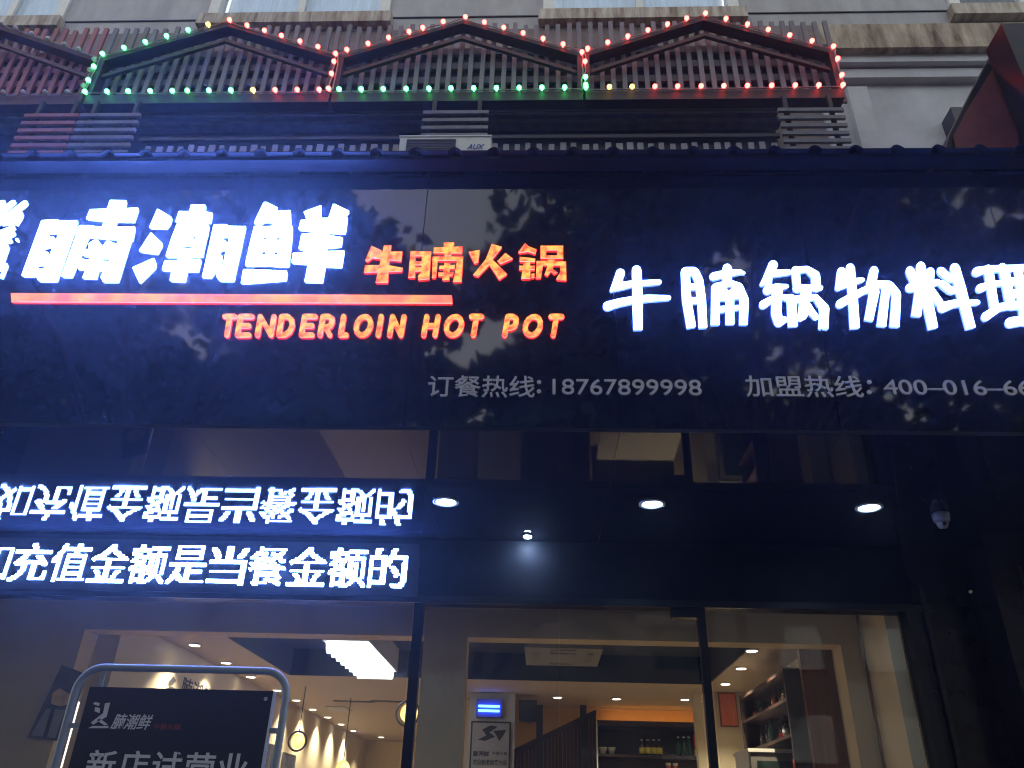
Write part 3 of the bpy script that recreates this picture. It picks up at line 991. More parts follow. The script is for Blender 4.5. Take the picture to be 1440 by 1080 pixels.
glyph_strokes('channel_letter', [
    [(185, 210, 62), (330, 172, 44), (830, 155, 44), (1150, 165, 44)], [(230, 440, 58), (400, 375, 40), (560, 365, 38)],
    [(310, 830, 62), (500, 700, 55), (620, 680, 50), (830, 665, 60), (1130, 650, 60)], [(350, 170, 64), (430, 680, 62)], [(545, 140, 56), (640, 660, 48)], [(590, 200, 52), (680, 690, 52)],
    [(760, 180, 60), (850, 900, 60)], [(1040, 180, 60), (1040, 640, 60)], [(600, 345, 58), (1050, 330, 50)], [(640, 515, 58), (1050, 500, 50)],
    [(650, 910, 72), (830, 880, 66), (1180, 860, 60)]],
    (1355, 360), S, W2, 'rounded white glowing character 理, cut by the right edge of the picture', group=RD)

# English line
r_ = .5
LET = {'T': [[(0, 0), (1, 0)], [(.5, 0), (.5, 1)]], 'E': [[(0, 0), (1, 0)], [(0, 0), (0, 1)], [(0, .5), (.85, .5)], [(0, 1), (1, 1)]],
       'N': [[(0, 1), (0, 0)], [(0, 0), (1, 1)], [(1, 1), (1, 0)]],
       'D': [[(0, 0), (0, 1)], [(0, 0), (.5, 0), (.85, .18), (1, .5), (.85, .82), (.5, 1), (0, 1)]],
       'R': [[(0, 1), (0, 0)], [(0, 0), (.6, 0), (.95, .12), (1, .3), (.9, .5), (.5, .58), (0, .58)], [(.45, .58), (1, 1)]],
       'P': [[(0, 1), (0, 0)], [(0, 0), (.6, 0), (.95, .12), (1, .32), (.9, .54), (.5, .62), (0, .62)]],
       'L': [[(0, 0), (0, 1)], [(0, 1), (1, 1)]], 'I': [[(0, 0), (0, 1)]], 'H': [[(0, 0), (0, 1)], [(1, 0), (1, 1)], [(0, .5), (1, .5)]],
       'O': [[(.5 + .5 * math.sin(2 * PI * i / 16), .5 - .5 * math.cos(2 * PI * i / 16)) for i in range(17)]]}
line = [('T', 308, 329, 'first letter T of the word TENDERLOIN'), ('E', 330, 353, 'first E of TENDERLOIN, after the T'), ('N', 358, 384, 'first N of TENDERLOIN'),
        ('D', 388, 412, 'letter D of TENDERLOIN'), ('E', 420, 442, 'second E of TENDERLOIN, after the D'), ('R', 446, 467, 'letter R of TENDERLOIN'),
        ('L', 475, 490, 'letter L of TENDERLOIN'), ('O', 495, 522, 'letter O of TENDERLOIN'), ('I', 528, 536, 'letter I of TENDERLOIN'), ('N', 544, 567, 'last letter N of TENDERLOIN'),
        ('H', 592, 615, 'letter H of the word HOT'), ('O', 622, 650, 'letter O of the word HOT'), ('T', 655, 676, 'letter T of the word HOT'),
        ('P', 706, 726, 'letter P of the word POT'), ('O', 733, 761, 'letter O of the word POT'), ('T', 767, 789, 'letter T of the word POT')]
RR = 3.5
for (ch, xa, xb, lb) in line:
    st = []
    for poly in LET[ch]:
        st.append([(xa + RR + (xb - xa - 2 * RR) * u + 4.5 * (1 - v), 441 + RR + (33 - 2 * RR) * v, RR) for (u, v) in poly])
    glyph_strokes('channel_letter', st, (0, 0), 1, OR, 'small orange glowing ' + lb, group='orange letters of the English line')

# ------------------------------------------------------------------ restaurant building: soffit, facade, interior shell
YGL = 6.0
rb = thing('restaurant', (0, 6, 0), 'ground floor restaurant with black glossy front and warm lit cream interior', 'restaurant')
k = -5
while seam0 + k * pw < 4.4:
    xa, xb = seam0 + k * pw, seam0 + (k + 1) * pw
    Box(xa + .001, xb - .001, YF + .001, YGL + .1, ZS, ZS + .003).build('soffit_panel', M['soffit'], rb)
    k += 1
Box(-6.9, 4.6, YF + .25, YGL + .4, ZS + .05, ZE - .1).build('canopy_core', M['blackmetal'], rb)
GX0, GX1 = -4.6, 2.62
ZG = 3.06
Box(-7, 4.6, YGL, YGL + .12, ZG + .001, ZS - .001).build('header_panel', M['header'], rb)
Box(-7, GX1 + .2, YGL - .03, YGL - .001, ZG - .0, ZG + .05).build('top_rail', M['frame'], rb)
for xc, wd in ((-.935, .07), (1.15, .055)):
    Box(xc - wd / 2, xc + wd / 2, YGL - .01, YGL + .05, 0, ZG - .001).build('mullion', M['frame'], rb)
Box(GX1, GX1 + .07, YGL - .04, YGL + .1, 0, ZG - .001).build('mullion', M['frame'], rb)
Box(GX1 + .071, 3.12, YGL - .02, YGL + .3, 0, ZS - .001).build('pillar', M['stone'], rb)
Box(2.745, 2.775, YGL - .05, YGL - .021, 0, ZS - .3).build('pillar_trim', M['frame'], rb)
Box(3.121, 4.6, YGL - .35, YGL + .3, 0, ZS - .001).build('pillar', M['stone'], rb)
Box(3.3, 3.33, YGL - .38, YGL - .351, 0, ZS - .25).build('pillar_trim', M['frame'], rb)
Box(-7, GX0, YGL - .02, YGL + .3, 0, ZG - .002).build('pillar', M['stone'], rb)
for (a, b_) in ((GX0, -.99), (1.2, GX1)):
    Box(a, b_, YGL + .03, YGL + .04, .05, ZG - .002).build('window_pane', M['glass'], rb)
dd = MB()
for (a, b_) in ((-.885, .105), (.115, 1.105)):
    dl = Box(a, b_, YGL + .03, YGL + .042, .03, ZG - .03).build('door', M['glass'], rb)
    hx = b_ - .1 if a < 0 else a + .06
    MB().tube([(hx, YGL - .03, .8), (hx, YGL - .03, 1.5)], .015, 8).build('handle', M['chrome'], dl)
p0, p1 = at(944, 853, YGL), at(984, 853, YGL)
Box(p0.x, p1.x - .02, YGL - .012, YGL + .07, ZG - .07, ZG - .004).build('pivot_patch', M['frame'], rb)
Box(-7, 4.6, YGL + .1, 18.4, -.02, .0).build('floor', M['floor'], rb)
# inner wall with two openings
YI = 6.62
ZL = 2.945
iw = MB()
iw.box(-7, at(117, 893, YI).x, YI, YI + .2, 0, ZL)
iw.box(at(596, 900, YI).x, at(657, 900, YI).x, YI, YI + .2, 0, ZL)
iw.box(at(1183, 912, YI).x, 2.9, YI, YI + .2, 0, ZL)
iw.box(-7, 2.9, YI, YI + .2, ZL, 3.45)
iw.build('inner_wall', M['warmcream'], rb)
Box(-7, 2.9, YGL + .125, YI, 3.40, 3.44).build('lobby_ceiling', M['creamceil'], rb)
Box(2.52, 2.6, YGL + .125, YI - .001, 0, 3.39).build('side_wall', M['warmcream'], rb)
Box(2.50, 2.519, YI - .02, YI - .003, 0, 3.3).build('corner_bead', M['wood'], rb)
ZC = 3.1
XLW, XRW = -3.63, 2.42
TX0, TX1, TY0, TY1 = -2.98, 1.88, 6.95, 9.72
cl_ = MB()
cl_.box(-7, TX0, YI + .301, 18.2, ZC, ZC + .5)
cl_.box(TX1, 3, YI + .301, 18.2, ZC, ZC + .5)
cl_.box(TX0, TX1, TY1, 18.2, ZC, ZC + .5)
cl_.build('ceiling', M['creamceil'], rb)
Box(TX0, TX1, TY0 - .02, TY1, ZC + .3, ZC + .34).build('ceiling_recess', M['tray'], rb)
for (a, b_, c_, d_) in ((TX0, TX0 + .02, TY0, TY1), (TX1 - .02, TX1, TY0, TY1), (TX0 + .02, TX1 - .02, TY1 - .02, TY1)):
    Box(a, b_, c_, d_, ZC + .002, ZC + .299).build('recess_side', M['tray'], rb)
Box(XLW - .2, XLW, YI + .301, 17.9, 0, ZC - .001).build('left_wall', M['cream'], rb)
Box(XLW, -1.0, 17.8, 18.0, 0, ZC - .001).build('back_wall', M['cream'], rb)
Box(-1.15, -.95, 11.3, 17.8, 0, ZC - .001).build('partition', M['cream'], rb)
Box(-.95, 3, 12.0, 12.15, 0, ZC - .001).build('back_wall', M['orangewall'], rb)
Box(XRW, XRW + .2, YI + .301, 11.99, 0, ZC - .001).build('right_wall', M['cream'], rb)
# pillar with the blue lamp and notice
YPp = 10.75
pa, pb = at(660, 1000, YPp), at(724, 1000, YPp)
Box(pa.x, pb.x, YPp, YPp + .35, 0, ZC - .001).build('pillar', M['whitewall'], rb)

# LED display in the facade -------------------------------------------------
YD = 5.955
chars = '如充值金额是当餐金额的'
c0, c1 = at(42, 795, YD).x, at(546, 796, YD).x
cp = (c1 - c0) / 9
zd0, zd1 = at(300, 822, YD).z, at(300, 768, YD).z
led = thing('led_display', ((c0 + c1) / 2, YGL, zd0), 'scrolling LED display with white glowing Chinese characters above the left window', 'led display')
Box(-6.2, c1 + cp * .75, YD + .004, YGL - .002, zd0 - .06, zd1 + .045).build('housing', M['black'], led)
NB = 22
for i, ch in enumerate(chars):
    me = textmesh(ch, 0, 0)
    me.calc_loop_triangles()
    bv = BVHTree.FromPolygons([v.co.copy() for v in me.vertices], [tuple(p.vertices) for p in me.loop_triangles])
    xs_ = [v.co.x for v in me.vertices]
    ys_ = [v.co.y for v in me.vertices]
    mx, Mx, my, My = min(xs_), max(xs_), min(ys_), max(ys_)
    xc = c0 + (i - 1) * cp
    wdt = cp * .93
    b = MB()
    for r in range(NB):
        for c in range(NB):
            hit = None
            for (ou, ov) in ((.5, .5), (.0, .5), (1.0, .5)):
                u = mx + (Mx - mx) * (c + ou) / NB
                v = my + (My - my) * (r + ov) / NB
                hit = bv.ray_cast(Vector((u, v, 1)), Vector((0, 0, -1)))[0]
                if hit:
                    break
            if hit:
                X = xc - wdt / 2 + wdt * c / NB
                Z = zd0 + (zd1 - zd0) * r / NB
                sx, sz = wdt / NB, (zd1 - zd0) / NB
                o = len(b.v)
                b.v += [(X, YD, Z), (X + sx, YD, Z), (X + sx, YD, Z + sz), (X, YD, Z + sz)]
                b.face([o, o + 1, o + 2, o + 3])
    b.build('character', M['leddots'], led)
    bpy.data.meshes.remove(me)

# downlights in the soffit ----------------------------------------------------
for (px, py, lb) in ((627, 705, 'left of the three round white downlights in the black soffit'), (917, 708, 'middle of the three round white downlights in the black soffit'),
                     (1222, 713, 'right of the three round white downlights in the black soffit')):
    p = atz(px, py, ZS)
    d = thing('downlight', (p.x, p.y, ZS), lb, 'ceiling light', 'downlights in the soffit')
    MB().lathe([(.078, -.001), (.09, -.004), (.09, -.009), (.074, -.012), (.07, -.006)], p, 28).build('trim_ring', M['white'], d, smooth=True)
    MB().lathe([(0, -.0061), (.066, -.006)][::-1], p, 28).build('lens', M['downlight'], d)
p = atz(742, 752, ZS)
d = thing('spotlight', (p.x, p.y, ZS), 'tiny dazzling white spotlight where the soffit meets the facade', 'spotlight')
MB().lathe([(.03, -.001), (.036, -.008), (.034, -.014), (.029, -.014)], p, 16).build('body', M['black'], d)
MB().lathe([(.028, -.0145), (.022, -.024), (.0, -.028)], p, 16).build('lens', emis('spot_lens', (.5, .7, 1), 330), d)
# dome camera
p = atz(1322, 722, ZS)
d = thing('dome_camera', (p.x, p.y, ZS), 'small grey dome security camera hanging under the black soffit', 'camera')
MB().lathe([(.055, -.001), (.057, -.02), (.052, -.05), (.046, -.06), (.0, -.06)], p, 24).build('housing', M['camgrey'], d, smooth=True)
MB().lathe([(.038, -.061), (.037, -.08), (.027, -.1), (.0, -.108)], p, 24).build('dome', M['camgrey'], d, smooth=True)
MB().lathe([(.012, 0), (.012, -.012)], (p.x - .006, p.y - .03, p.z - .085), 14, 'y').build('lens', M['black'], d)
p = at(1365, 832, 5.64)
d = thing('wall_spotlight', (p.x, 5.64, p.z), 'tiny pale bulb on the black pillar at the right', 'lamp')
MB().lathe([(.010, 0), (.010, -.015), (.007, -.022), (0, -.025)], (p.x, 5.649, p.z), 12, 'y').build('bulb', emis('dim_bulb', (.9, .85, .7), .025), d)

# interior lamps --------------------------------------------------------------
rows = [((274, 906), 'first'), ((318, 931), 'second'), ((353, 951), 'third'), ((390, 970), 'fourth'), ((417, 984), 'fifth'), ((440, 997), 'sixth'), ((461, 1008), 'seventh'),
        ((480, 1018), 'eighth'), ((497, 1027), 'ninth')]
items = [(q, 'small round ceiling light, %s from the front in the row along the left wall' % n, 26) for q, n in rows]
items += [((536, 1036), 'small round ceiling light alone before the back wall of the left room', 30),
          ((784, 980), 'small round ceiling light left of the two over the bottle shelf', 10), ((867, 982), 'small round ceiling light over the left end of the bottle shelf', 22),
          ((963, 983), 'small round ceiling light over the right end of the bottle shelf', 22), ((1057, 914), 'small round ceiling light nearest the glass on the right side', 24),
          ((1042, 939), 'small round ceiling light second from the glass on the right side', 24), ((1020, 961), 'small round ceiling light third from the glass on the right side', 24)]
for (q, lb, pwr) in items:
    p = atz(q[0], q[1], ZC)
    d = thing('ceiling_spot', (p.x, p.y, ZC), lb, 'ceiling light', 'small round ceiling lights inside')
    MB().lathe([(.062, -.001), (.066, -.008), (.052, -.012)], p, 18).build('trim_ring', M['chrome'], d, smooth=True)
    MB().lathe([(.05, -.0125), (.0, -.013)], p, 18).build('lens', M['warmdown'], d)
    ld = bpy.data.lights.new('ceiling_spot_beam', 'SPOT')
    ld.energy = pwr * 2.6
    ld.spot_size = rad(105)
    ld.spot_blend = 1.0
    ld.shadow_soft_size = .04
    ld.color = (1, .84, .58)
    lo = bpy.data.objects.new('beam', ld)
    COL.objects.link(lo)
    lo.parent = d
    lo.location = (0, 0, -.03)

# grille light of eight tubes
g0, g1, g2, g3 = atz(460, 905, ZC + .03), atz(510, 903, ZC + .03), atz(512, 947, ZC + .03), atz(555, 945, ZC + .03)
gl = thing('grille_light', ((g0.x + g1.x) / 2, (g0.y + g2.y) / 2, ZC + .03), 'bright white grille light of stacked tubes in the dark ceiling recess', 'ceiling light')
x0, x1, y0, y1 = g0.x, (g1.x + g3.x) / 2, (g0.y + g1.y) / 2, (g2.y + g3.y) / 2
Box(x0 - .03, x1 + .03, y0 - .03, y1 + .03, ZC + .045, ZC + .299).build('housing', M['white'], gl)
for k in range(8):
    yy = y0 + (y1 - y0) * (k + .5) / 8
    MB().tube([(x0, yy, ZC + .03), (x1, yy, ZC + .03)], (y1 - y0) / 16 * .82, 10).build('tube', M['tubelight'], gl, smooth=True)
# cassette air conditioner
c = [atz(735, 911, ZC + .02), atz(846, 912, ZC + .02), atz(742, 935, ZC + .02), atz(842, 938, ZC + .02)]
ca = thing('ceiling_cassette', ((c[0].x + c[1].x) / 2, (c[0].y + c[2].y) / 2, ZC + .1), 'pale square air conditioner cassette in the dark ceiling recess', 'air conditioner')
x0, x1, y0, y1 = (c[0].x + c[2].x) / 2, (c[1].x + c[3].x) / 2, (c[0].y + c[1].y) / 2, (c[2].y + c[3].y) / 2
Box(x0, x1, y0, y1, ZC + .02, ZC + .299).build('casing', M['cassette'], ca)
Box(x0 + .25, x1 - .25, y0 + .25, y1 - .25, ZC + .01, ZC + .019).build('intake_grille', M['cassette'], ca)
for (a, b_, e, f) in ((x0 + .25, x1 - .25, y0 + .08, y0 + .14), (x0 + .25, x1 - .25, y1 - .14, y1 - .08), (x0 + .08, x0 + .14, y0 + .25, y1 - .25), (x1 - .14, x1 - .08, y0 + .25, y1 - .25)):
    Box(a, b_, e, f, ZC + .013, ZC + .019).build('vent', M['acgrille'], ca)

# blue lamp and notice on the pillar
yq = YPp - .005
q0, q1 = at(671, 984, yq), at(706, 1010, yq)
uv = thing('insect_lamp', ((q0.x + q1.x) / 2, yq, q1.z), 'glowing blue insect lamp high on the white pillar', 'insect lamp')
fr = MB()
fr.box(q0.x, q1.x, YPp - .1, yq, q1.z, q0.z)
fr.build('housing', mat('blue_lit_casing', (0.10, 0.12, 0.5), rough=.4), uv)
for py in (993, 999.5):
    z = at(688, py, YPp - .12).z
    MB().tube([(q0.x + .03, YPp - .115, z), (q1.x - .03, YPp - .115, z)], .014, 8).build('tube', M['uvblue'], uv, smooth=True)
q0, q1 = at(663, 1014, yq), at(717, 1090, yq)
nb = thing('notice', ((q0.x + q1.x) / 2, yq, q1.z - .2), 'framed grey notice with a dark picture below the blue lamp', 'notice')
Box(q0.x, q1.x, YPp - .03, YPp - .002, q1.z - .2, q0.z).build('frame', M['ink'], nb)
Box(q0.x + .02, q1.x - .02, YPp - .036, YPp - .0301, q1.z - .18, q0.z - .02).build('sheet', M['paper'], nb)
yy = YPp - .037
bl = MB()
for pl in ([(678, 1026), (690, 1020), (700, 1022), (688, 1030), (696, 1036), (682, 1042), (672, 1040), (684, 1034)], [(694, 1028), (712, 1026), (708, 1034), (702, 1042), (698, 1034)]):
    bl.prism([(at(x, y, yy).x, at(x, y, yy).z) for x, y in pl], yy - .002, yy)
bl.build('picture_print', M['ink'], nb)
put_text('lettering', '腩潮鲜', M['ink'], nb, pxrect((665, 1056), (688, 1064), yy, .002), .02)
put_text('lettering', '牛腩火锅', M['ink'], nb, pxrect((692, 1057), (713, 1062), yy, .002), .01)
put_text('lettering', '欢迎新老顾客光临', M['ink'], nb, pxrect((665, 1068), (713, 1076), yy, .002), .01)

# stair with slatted balustrade
ys = 10.9
st = thing('staircase', (at(780, 1060, ys).x, ys, 0), 'dark wooden staircase with upright slats rising to the right behind the door', 'staircase')
e0, e1 = at(722, 1054, ys), at(838, 998, ys)
n = 22
for k in range(n):
    u0 = k / n
    xx = e0.x + (e1.x - e0.x) * u0
    zz_ = e0.z + (e1.z - e0.z) * (u0 + .5 / n)
    Box(xx, xx + (e1.x - e0.x) / n * .93, ys, ys + .03, 0.2, zz_ - .05).build('slat', M['darkwood'], st)
MB().prism([(e0.x, e0.z), (e1.x, e1.z), (e1.x, e1.z - .07), (e0.x, e0.z - .07)], ys - .03, ys + .06).build('handrail', M['darkwood'], st)
Box(e0.x, e1.x, ys + .05, ys + .09, .1, e0.z - .3).build('stringer', M['darkwood'], st)
for px in (759, 820):
    q = at(px, 1000, ys - .1)
    Box(q.x - .04, q.x + .04, ys - .14, ys - .06, 0, at(px, 992, ys - .1).z).build('newel_post', M['black'], st)
q0, q1 = at(730, 984, 10.8), at(755, 1014, 10.8)
sp = thing('speaker_box', ((q0.x + q1.x) / 2, 10.8, q1.z), 'dark square speaker on the wall beside the white pillar', 'speaker')
Box(q0.x, q1.x, 10.8, 10.98, q1.z, q0.z).build('cabinet', M['black'], sp)
Box(q0.x + .02, q1.x - .02, 10.79, 10.799, q1.z + .02, q0.z - .02).build('grille', M['ink'], sp)
Box((q0.x + q1.x) / 2 - .02, (q0.x + q1.x) / 2 + .02, 10.9, 11.99, q1.z + .1, q1.z + .14).build('bracket', M['black'], sp)

# bottle shelf
yb = 11.55
s0, s1 = at(840, 1017, yb), at(990, 1021, yb)
bs = thing('bottle_shelf', ((s0.x + s1.x) / 2, yb, 0), 'dark open shelf holding bottles under an amber glowing strip', 'shelf')
Box(s0.x, s1.x + .3, 11.93, 11.97, 0, s0.z).build('back_panel', M['darkwood'], bs)
Box(s0.x - .04, s0.x, yb, 11.92, 0, s0.z + .02).build('side_panel', M['white'], bs)
Box(s0.x, s1.x + .3, yb, 11.925, s0.z - .03, s0.z).build('top', M['darkwood'], bs)
zsh = at(915, 1062, yb).z
Box(s0.x, s1.x + .3, yb, 11.92, zsh - .03, zsh).build('shelf_board', M['darkwood'], bs)
Box(s0.x, s1.x + .3, yb, 11.92, zsh - .5, zsh - .47).build('shelf_board', M['darkwood'], bs)
Box(s0.x, s1.x + .3, yb, yb + .02, s0.z + .001, s0.z + .04).build('front_lip', M['darkwood'], bs)
Box(s0.x + .1, s1.x + .1, 11.8, 11.83, s0.z + .002, s0.z + .015).build('glow_strip', M['coveglow'], bs)


def bottle(px, py0, py1, Y, label, matb, lab=None, group=None, w_=.036):
    b0, b1 = at(px, py1, Y), at(px, py0, Y)
    h = b1.z - zsh if abs(b0.z - zsh) < .12 else b1.z - b0.z
    z0 = zsh if abs(b0.z - zsh) < .12 else b0.z
    t = thing('bottle', (b0.x, Y, z0), label, 'bottle', group)
    MB().lathe([(w_, 0), (w_, h * .55), (w_ * .9, h * .64), (w_ * .38, h * .78), (w_ * .34, h * .96)], (b0.x, Y, z0), 14).build('body', matb, t, smooth=True)
    MB().lathe([(w_ * .42, h * .93), (w_ * .42, h), (0, h)], (b0.x, Y, z0), 12).build('cap', M['white'], t)
    if lab:
        MB().lathe([(w_ * 1.03, h * .1), (w_ * 1.03, h * .5)], (b0.x, Y, z0), 14).build('label', lab, t, smooth=True)


for px, nm in ((903, 'leftmost'), (911.5, 'second'), (920, 'third'), (928, 'rightmost')):
    bottle(px, 1040, 1062, yb + .1, 'brown bottle with yellow label, %s of the four alike on the shelf' % nm, M['bottle'], M['yellow'], 'yellow label bottles')
for px, nm in ((955, 'left'), (963, 'middle'), (970, 'right')):
    bottle(px, 1036, 1061, yb + .1, 'dark green bottle, %s of three beside the red carton' % nm, M['greenbottle'], None, 'green bottles')
q0, q1 = at(976, 1032, yb + .05), at(991, 1062, yb + .05)
rc_ = thing('red_carton', ((q0.x + q1.x) / 2, yb + .1, zsh), 'bright red carton with a yellow foot at the right end of the bottle shelf', 'carton')
Box(q0.x, q1.x, yb + .05, yb + .16, zsh + .09, q0.z).build('upper_part', M['redlabel'], rc_)
Box(q0.x - .003, q1.x + .003, yb + .047, yb + .163, zsh, zsh + .089).build('foot_band', M['yellow'], rc_)
for px, nm in ((941, 'left'), (951, 'right')):
    q = at(px, 1072, yb)
    z0 = zsh - .469
    j = thing('jar', (q.x, yb + .1, z0), 'amber jar on the lower shelf board, %s of the pair' % nm, 'jar', 'amber jars')
    MB().lathe([(.04, 0), (.045, .1), (.04, .3), (.03, .36)], (q.x, yb + .1, z0), 14).build('body', M['jar'], j, smooth=True)
    MB().lathe([(.034, .36), (.034, .39), (0, .39)], (q.x, yb + .1, z0), 14).build('lid', M['white'], j)
for px, nm in ((849, 'left'), (861, 'right')):
    q = at(px, 1054, yb)
    j = thing('white_cup', (q.x, yb + .1, zsh), 'small pale cup at the left end of the bottle shelf, %s of two' % nm, 'cup', 'pale cups')
    MB().lathe([(.03, 0), (.05, .07), (.052, .09), (.046, .09), (.0, .02)], (q.x, yb + .1, zsh), 14).build('body', M['white'], j, smooth=True)

# right side: rack, panel, fridge, picture, counter
rk = thing('wine_rack', (2.3, 8.2, 0), 'dark wooden wine rack along the right wall holding bottles', 'rack')
Box(2.36, 2.415, 7.3, 9.0, .9, 2.86).build('back_panel', M['darkwood'], rk)
for z0 in (.95, 1.4, 1.75, 2.05, 2.33, 2.61, 2.84):
    Box(2.05, 2.359, 7.3, 9.0, z0, z0 + .025).build('shelf_board', M['darkwood'], rk)
for y0 in (7.27, 9.0):
    Box(2.05, 2.40, y0, y0 + .028, .9, 2.88).build('side_panel', M['darkwood'], rk)
orders = ('first', 'second', 'third', 'fourth', 'fifth', 'sixth', 'seventh')
kinds = [('bottle', 'redlabel', 'dark bottle with red label'), ('greenbottle', None, 'green bottle'), ('bottle', 'paper', 'dark bottle with grey label'),
         ('bottle', None, 'plain dark bottle'), ('jar', None, 'amber bottle')]
for (z0, bn, picks) in ((2.075, 'lowest lit', (0, 3, 1, 2, 3, 4, 1)), (2.355, 'middle', (3, 2, 3, 0, 1, 3, 2)), (2.635, 'top', (1, 3, 3, 4, 2, 3, 0))):
    for k, kk in enumerate(picks):
        mm, lm, kn = kinds[kk]
        yy = 7.48 + k * .225 + random.uniform(-.03, .03)
        xx = 2.17 + random.uniform(-.05, .05)
        h = random.uniform(.8, 1.0) * (.7 if z0 > 2.6 else 1)
        t = thing('bottle', (xx, yy, z0), '%s, %s from the near end, %s board of rack' % (kn, orders[k], bn), 'bottle', 'wine rack bottles')
        MB().lathe([(.034, 0), (.034, .13 * h), (.03, .155 * h), (.013, .19 * h), (.012, .24 * h), (0, .24 * h)], (xx, yy, z0), 12).build('body', M[mm], t, smooth=True)
        if lm:
            MB().lathe([(.0352, .03 * h), (.0352, .1 * h)], (xx, yy, z0), 12).build('label', M[lm], t, smooth=True)
pn0, pn1 = at(1133, 990, 7.1).x, at(1188, 990, 7.1).x
tag(Box(pn0, pn1, 7.08, 7.14, 0, 3.05).build('wood_panel', M['wood'], None, origin=((pn0 + pn1) / 2, 7.1, 0)), 'tall plain brown wooden panel beside the wine rack', 'panel')
f0, f1 = at(1053, 1052, 7.9), at(1143, 1052, 7.9)
fg = thing('display_fridge', ((f0.x + f1.x) / 2, 8.2, 0), 'tall display fridge with white top and dark glass door in front of the wine rack', 'fridge')
zf = f0.z
Box(f0.x, f1.x, 7.95, 8.5, .1, zf - .03).build('cabinet', M['white'], fg)
Box(f0.x - .01, f1.x + .01, 7.9, 8.52, zf - .029, zf).build('top', M['white'], fg)
fd = Box(f0.x + .01, f1.x - .01, 7.91, 7.949, .2, zf - .035).build('door', M['acgrille'], fg)
Box(f0.x + .06, f1.x - .06, 7.9, 7.909, .25, zf - .1).build('pane', M['glassdark'], fd)
a, b_ = at(1012, 975, 10.2), at(1038, 1020, 10.2)
pc = thing('red_picture', ((a.x + b_.x) / 2, 10.2, b_.z), 'red picture hanging behind the second mullion', 'picture')
Box(a.x, b_.x, 10.2, 10.23, b_.z, a.z).build('canvas', M['redart'], pc)
Box(a.x - .015, b_.x + .015, 10.231, 10.25, b_.z - .015, a.z + .015).build('frame', M['wood'], pc)
Box(a.x - .3, XRW - .001, 10.26, 10.4, 0, ZC - .002).build('side_wall', M['cream'], rb)
ct = thing('counter', (1.4, 9.6, 0), 'cream topped cashier counter behind the door', 'counter')
Box(.75, 1.7, 9.3, 10.1, 0, .98).build('body', M['wood'], ct)
Box(.7, 1.75, 9.25, 10.15, .981, 1.03).build('top', M['cream'], ct)

# left room: pictures, wall lettering, pendants ----------------------------------
def xat(px, py, X):
    d = CROT @ Vector(((px - 720) / FPX, -(py - 540) / FPX, -1))
    return CAMPOS + d * ((X - CAMPOS.x) / d.x)


yw = YI + .0
a0_, a1_ = at(88, 937, YI), at(52, 1040, YI)
pl = thing('wall_poster', (at(80, 990, 6.6).x, 6.6, at(60, 1040, 6.6).z), 'poster with a dark top and an orange burst beside the left pillar', 'poster')
yp = 6.58
q = lambda x, y: (at(x, y, yp).x, at(x, y, yp).z)
MB().prism([q(87, 935), q(121, 948), q(84, 1042), q(38, 1038)], yp, yp + .03).build('sheet', M['artdark'], pl)
MB().prism([q(74, 975), q(84, 968), q(101, 978), q(99, 990), q(84, 993), q(72, 990)], yp - .004, yp - .001).build('burst_print', M['artorange'], pl)
MB().prism([q(66, 996), q(92, 999), q(78, 1038), q(44, 1034)], yp - .004, yp - .001).build('lower_print', M['paper'], pl)
MB().prism([q(73, 996), q(78, 998), q(66, 1037), q(61, 1036)], yp - .007, yp - .0045).build('stroke_print', M['ink'], pl)
wz = thing('wall_lettering', (XLW, 9, 1.5), 'black brush figure and characters painted on the left cream wall', 'lettering')
zhi, zlo = xat(240, 950, XLW).z, xat(240, 990, XLW).z
put_text('lettering', '腩潮鲜', M['ink'], wz, lambda u, v, d: (XLW + .001 + .004 * d, xat(254, 970, XLW).y + u * (xat(300, 970, XLW).y - xat(254, 970, XLW).y), xat(262, 984, XLW).z + v * .2), .0)
yA, yB = xat(232, 965, XLW).y, xat(248, 965, XLW).y
for pts_ in ([(.2, .75), (.5, 1), (.8, .9), (.6, .7), (.3, .6)], [(.0, .45), (.5, .62), (.95, .6), (.7, .45), (.2, .32)],
             [(.3, .4), (.55, .42), (.35, .1), (.0, .0), (.1, .12)], [(.6, .4), (.8, .38), (.9, .05), (.7, .1)]):
    q = MB()
    n_ = len(pts_)
    ar = [(XLW + .001, yA + (yB - yA) * u, zlo + (zhi - zlo) * v) for u, v in pts_]
    q.v = ar + [(XLW + .006, a_[1], a_[2]) for a_ in ar]
    q.face(list(range(n_)))
    q.face(list(range(2 * n_ - 1, n_ - 1, -1)))
    for k in range(n_):
        q.face([k, (k + 1) % n_, n_ + (k + 1) % n_, n_ + k])
    q.build('brush_stroke', M['ink'], wz)


def pendant(px, py, Y, r, label, ring=True):
    p = at(px, py, Y)
    t = thing('pendant_lamp', p, label, 'pendant lamp', 'amber pendant lamps')
    MB().lathe([(0, -r)] + [(r * math.sin(PI * k / 10), -r * math.cos(PI * k / 10)) for k in range(1, 10)] + [(0, r)], p, 20).build('globe', M['pendant'], t, smooth=True)
    if ring:
        ringp = [(p.x + math.cos(2 * PI * k / 28) * r * 1.32 - r * .15, p.y + .02, p.z + math.sin(2 * PI * k / 28) * r * 1.32) for k in range(28)]
        MB().tube(ringp, .012, 6, close=True).build('ring', M['black'], t)
    MB().tube([(p.x, p.y, p.z + r), (p.x, p.y, ZC - .001)], .006, 6).build('cord', M['black'], t)


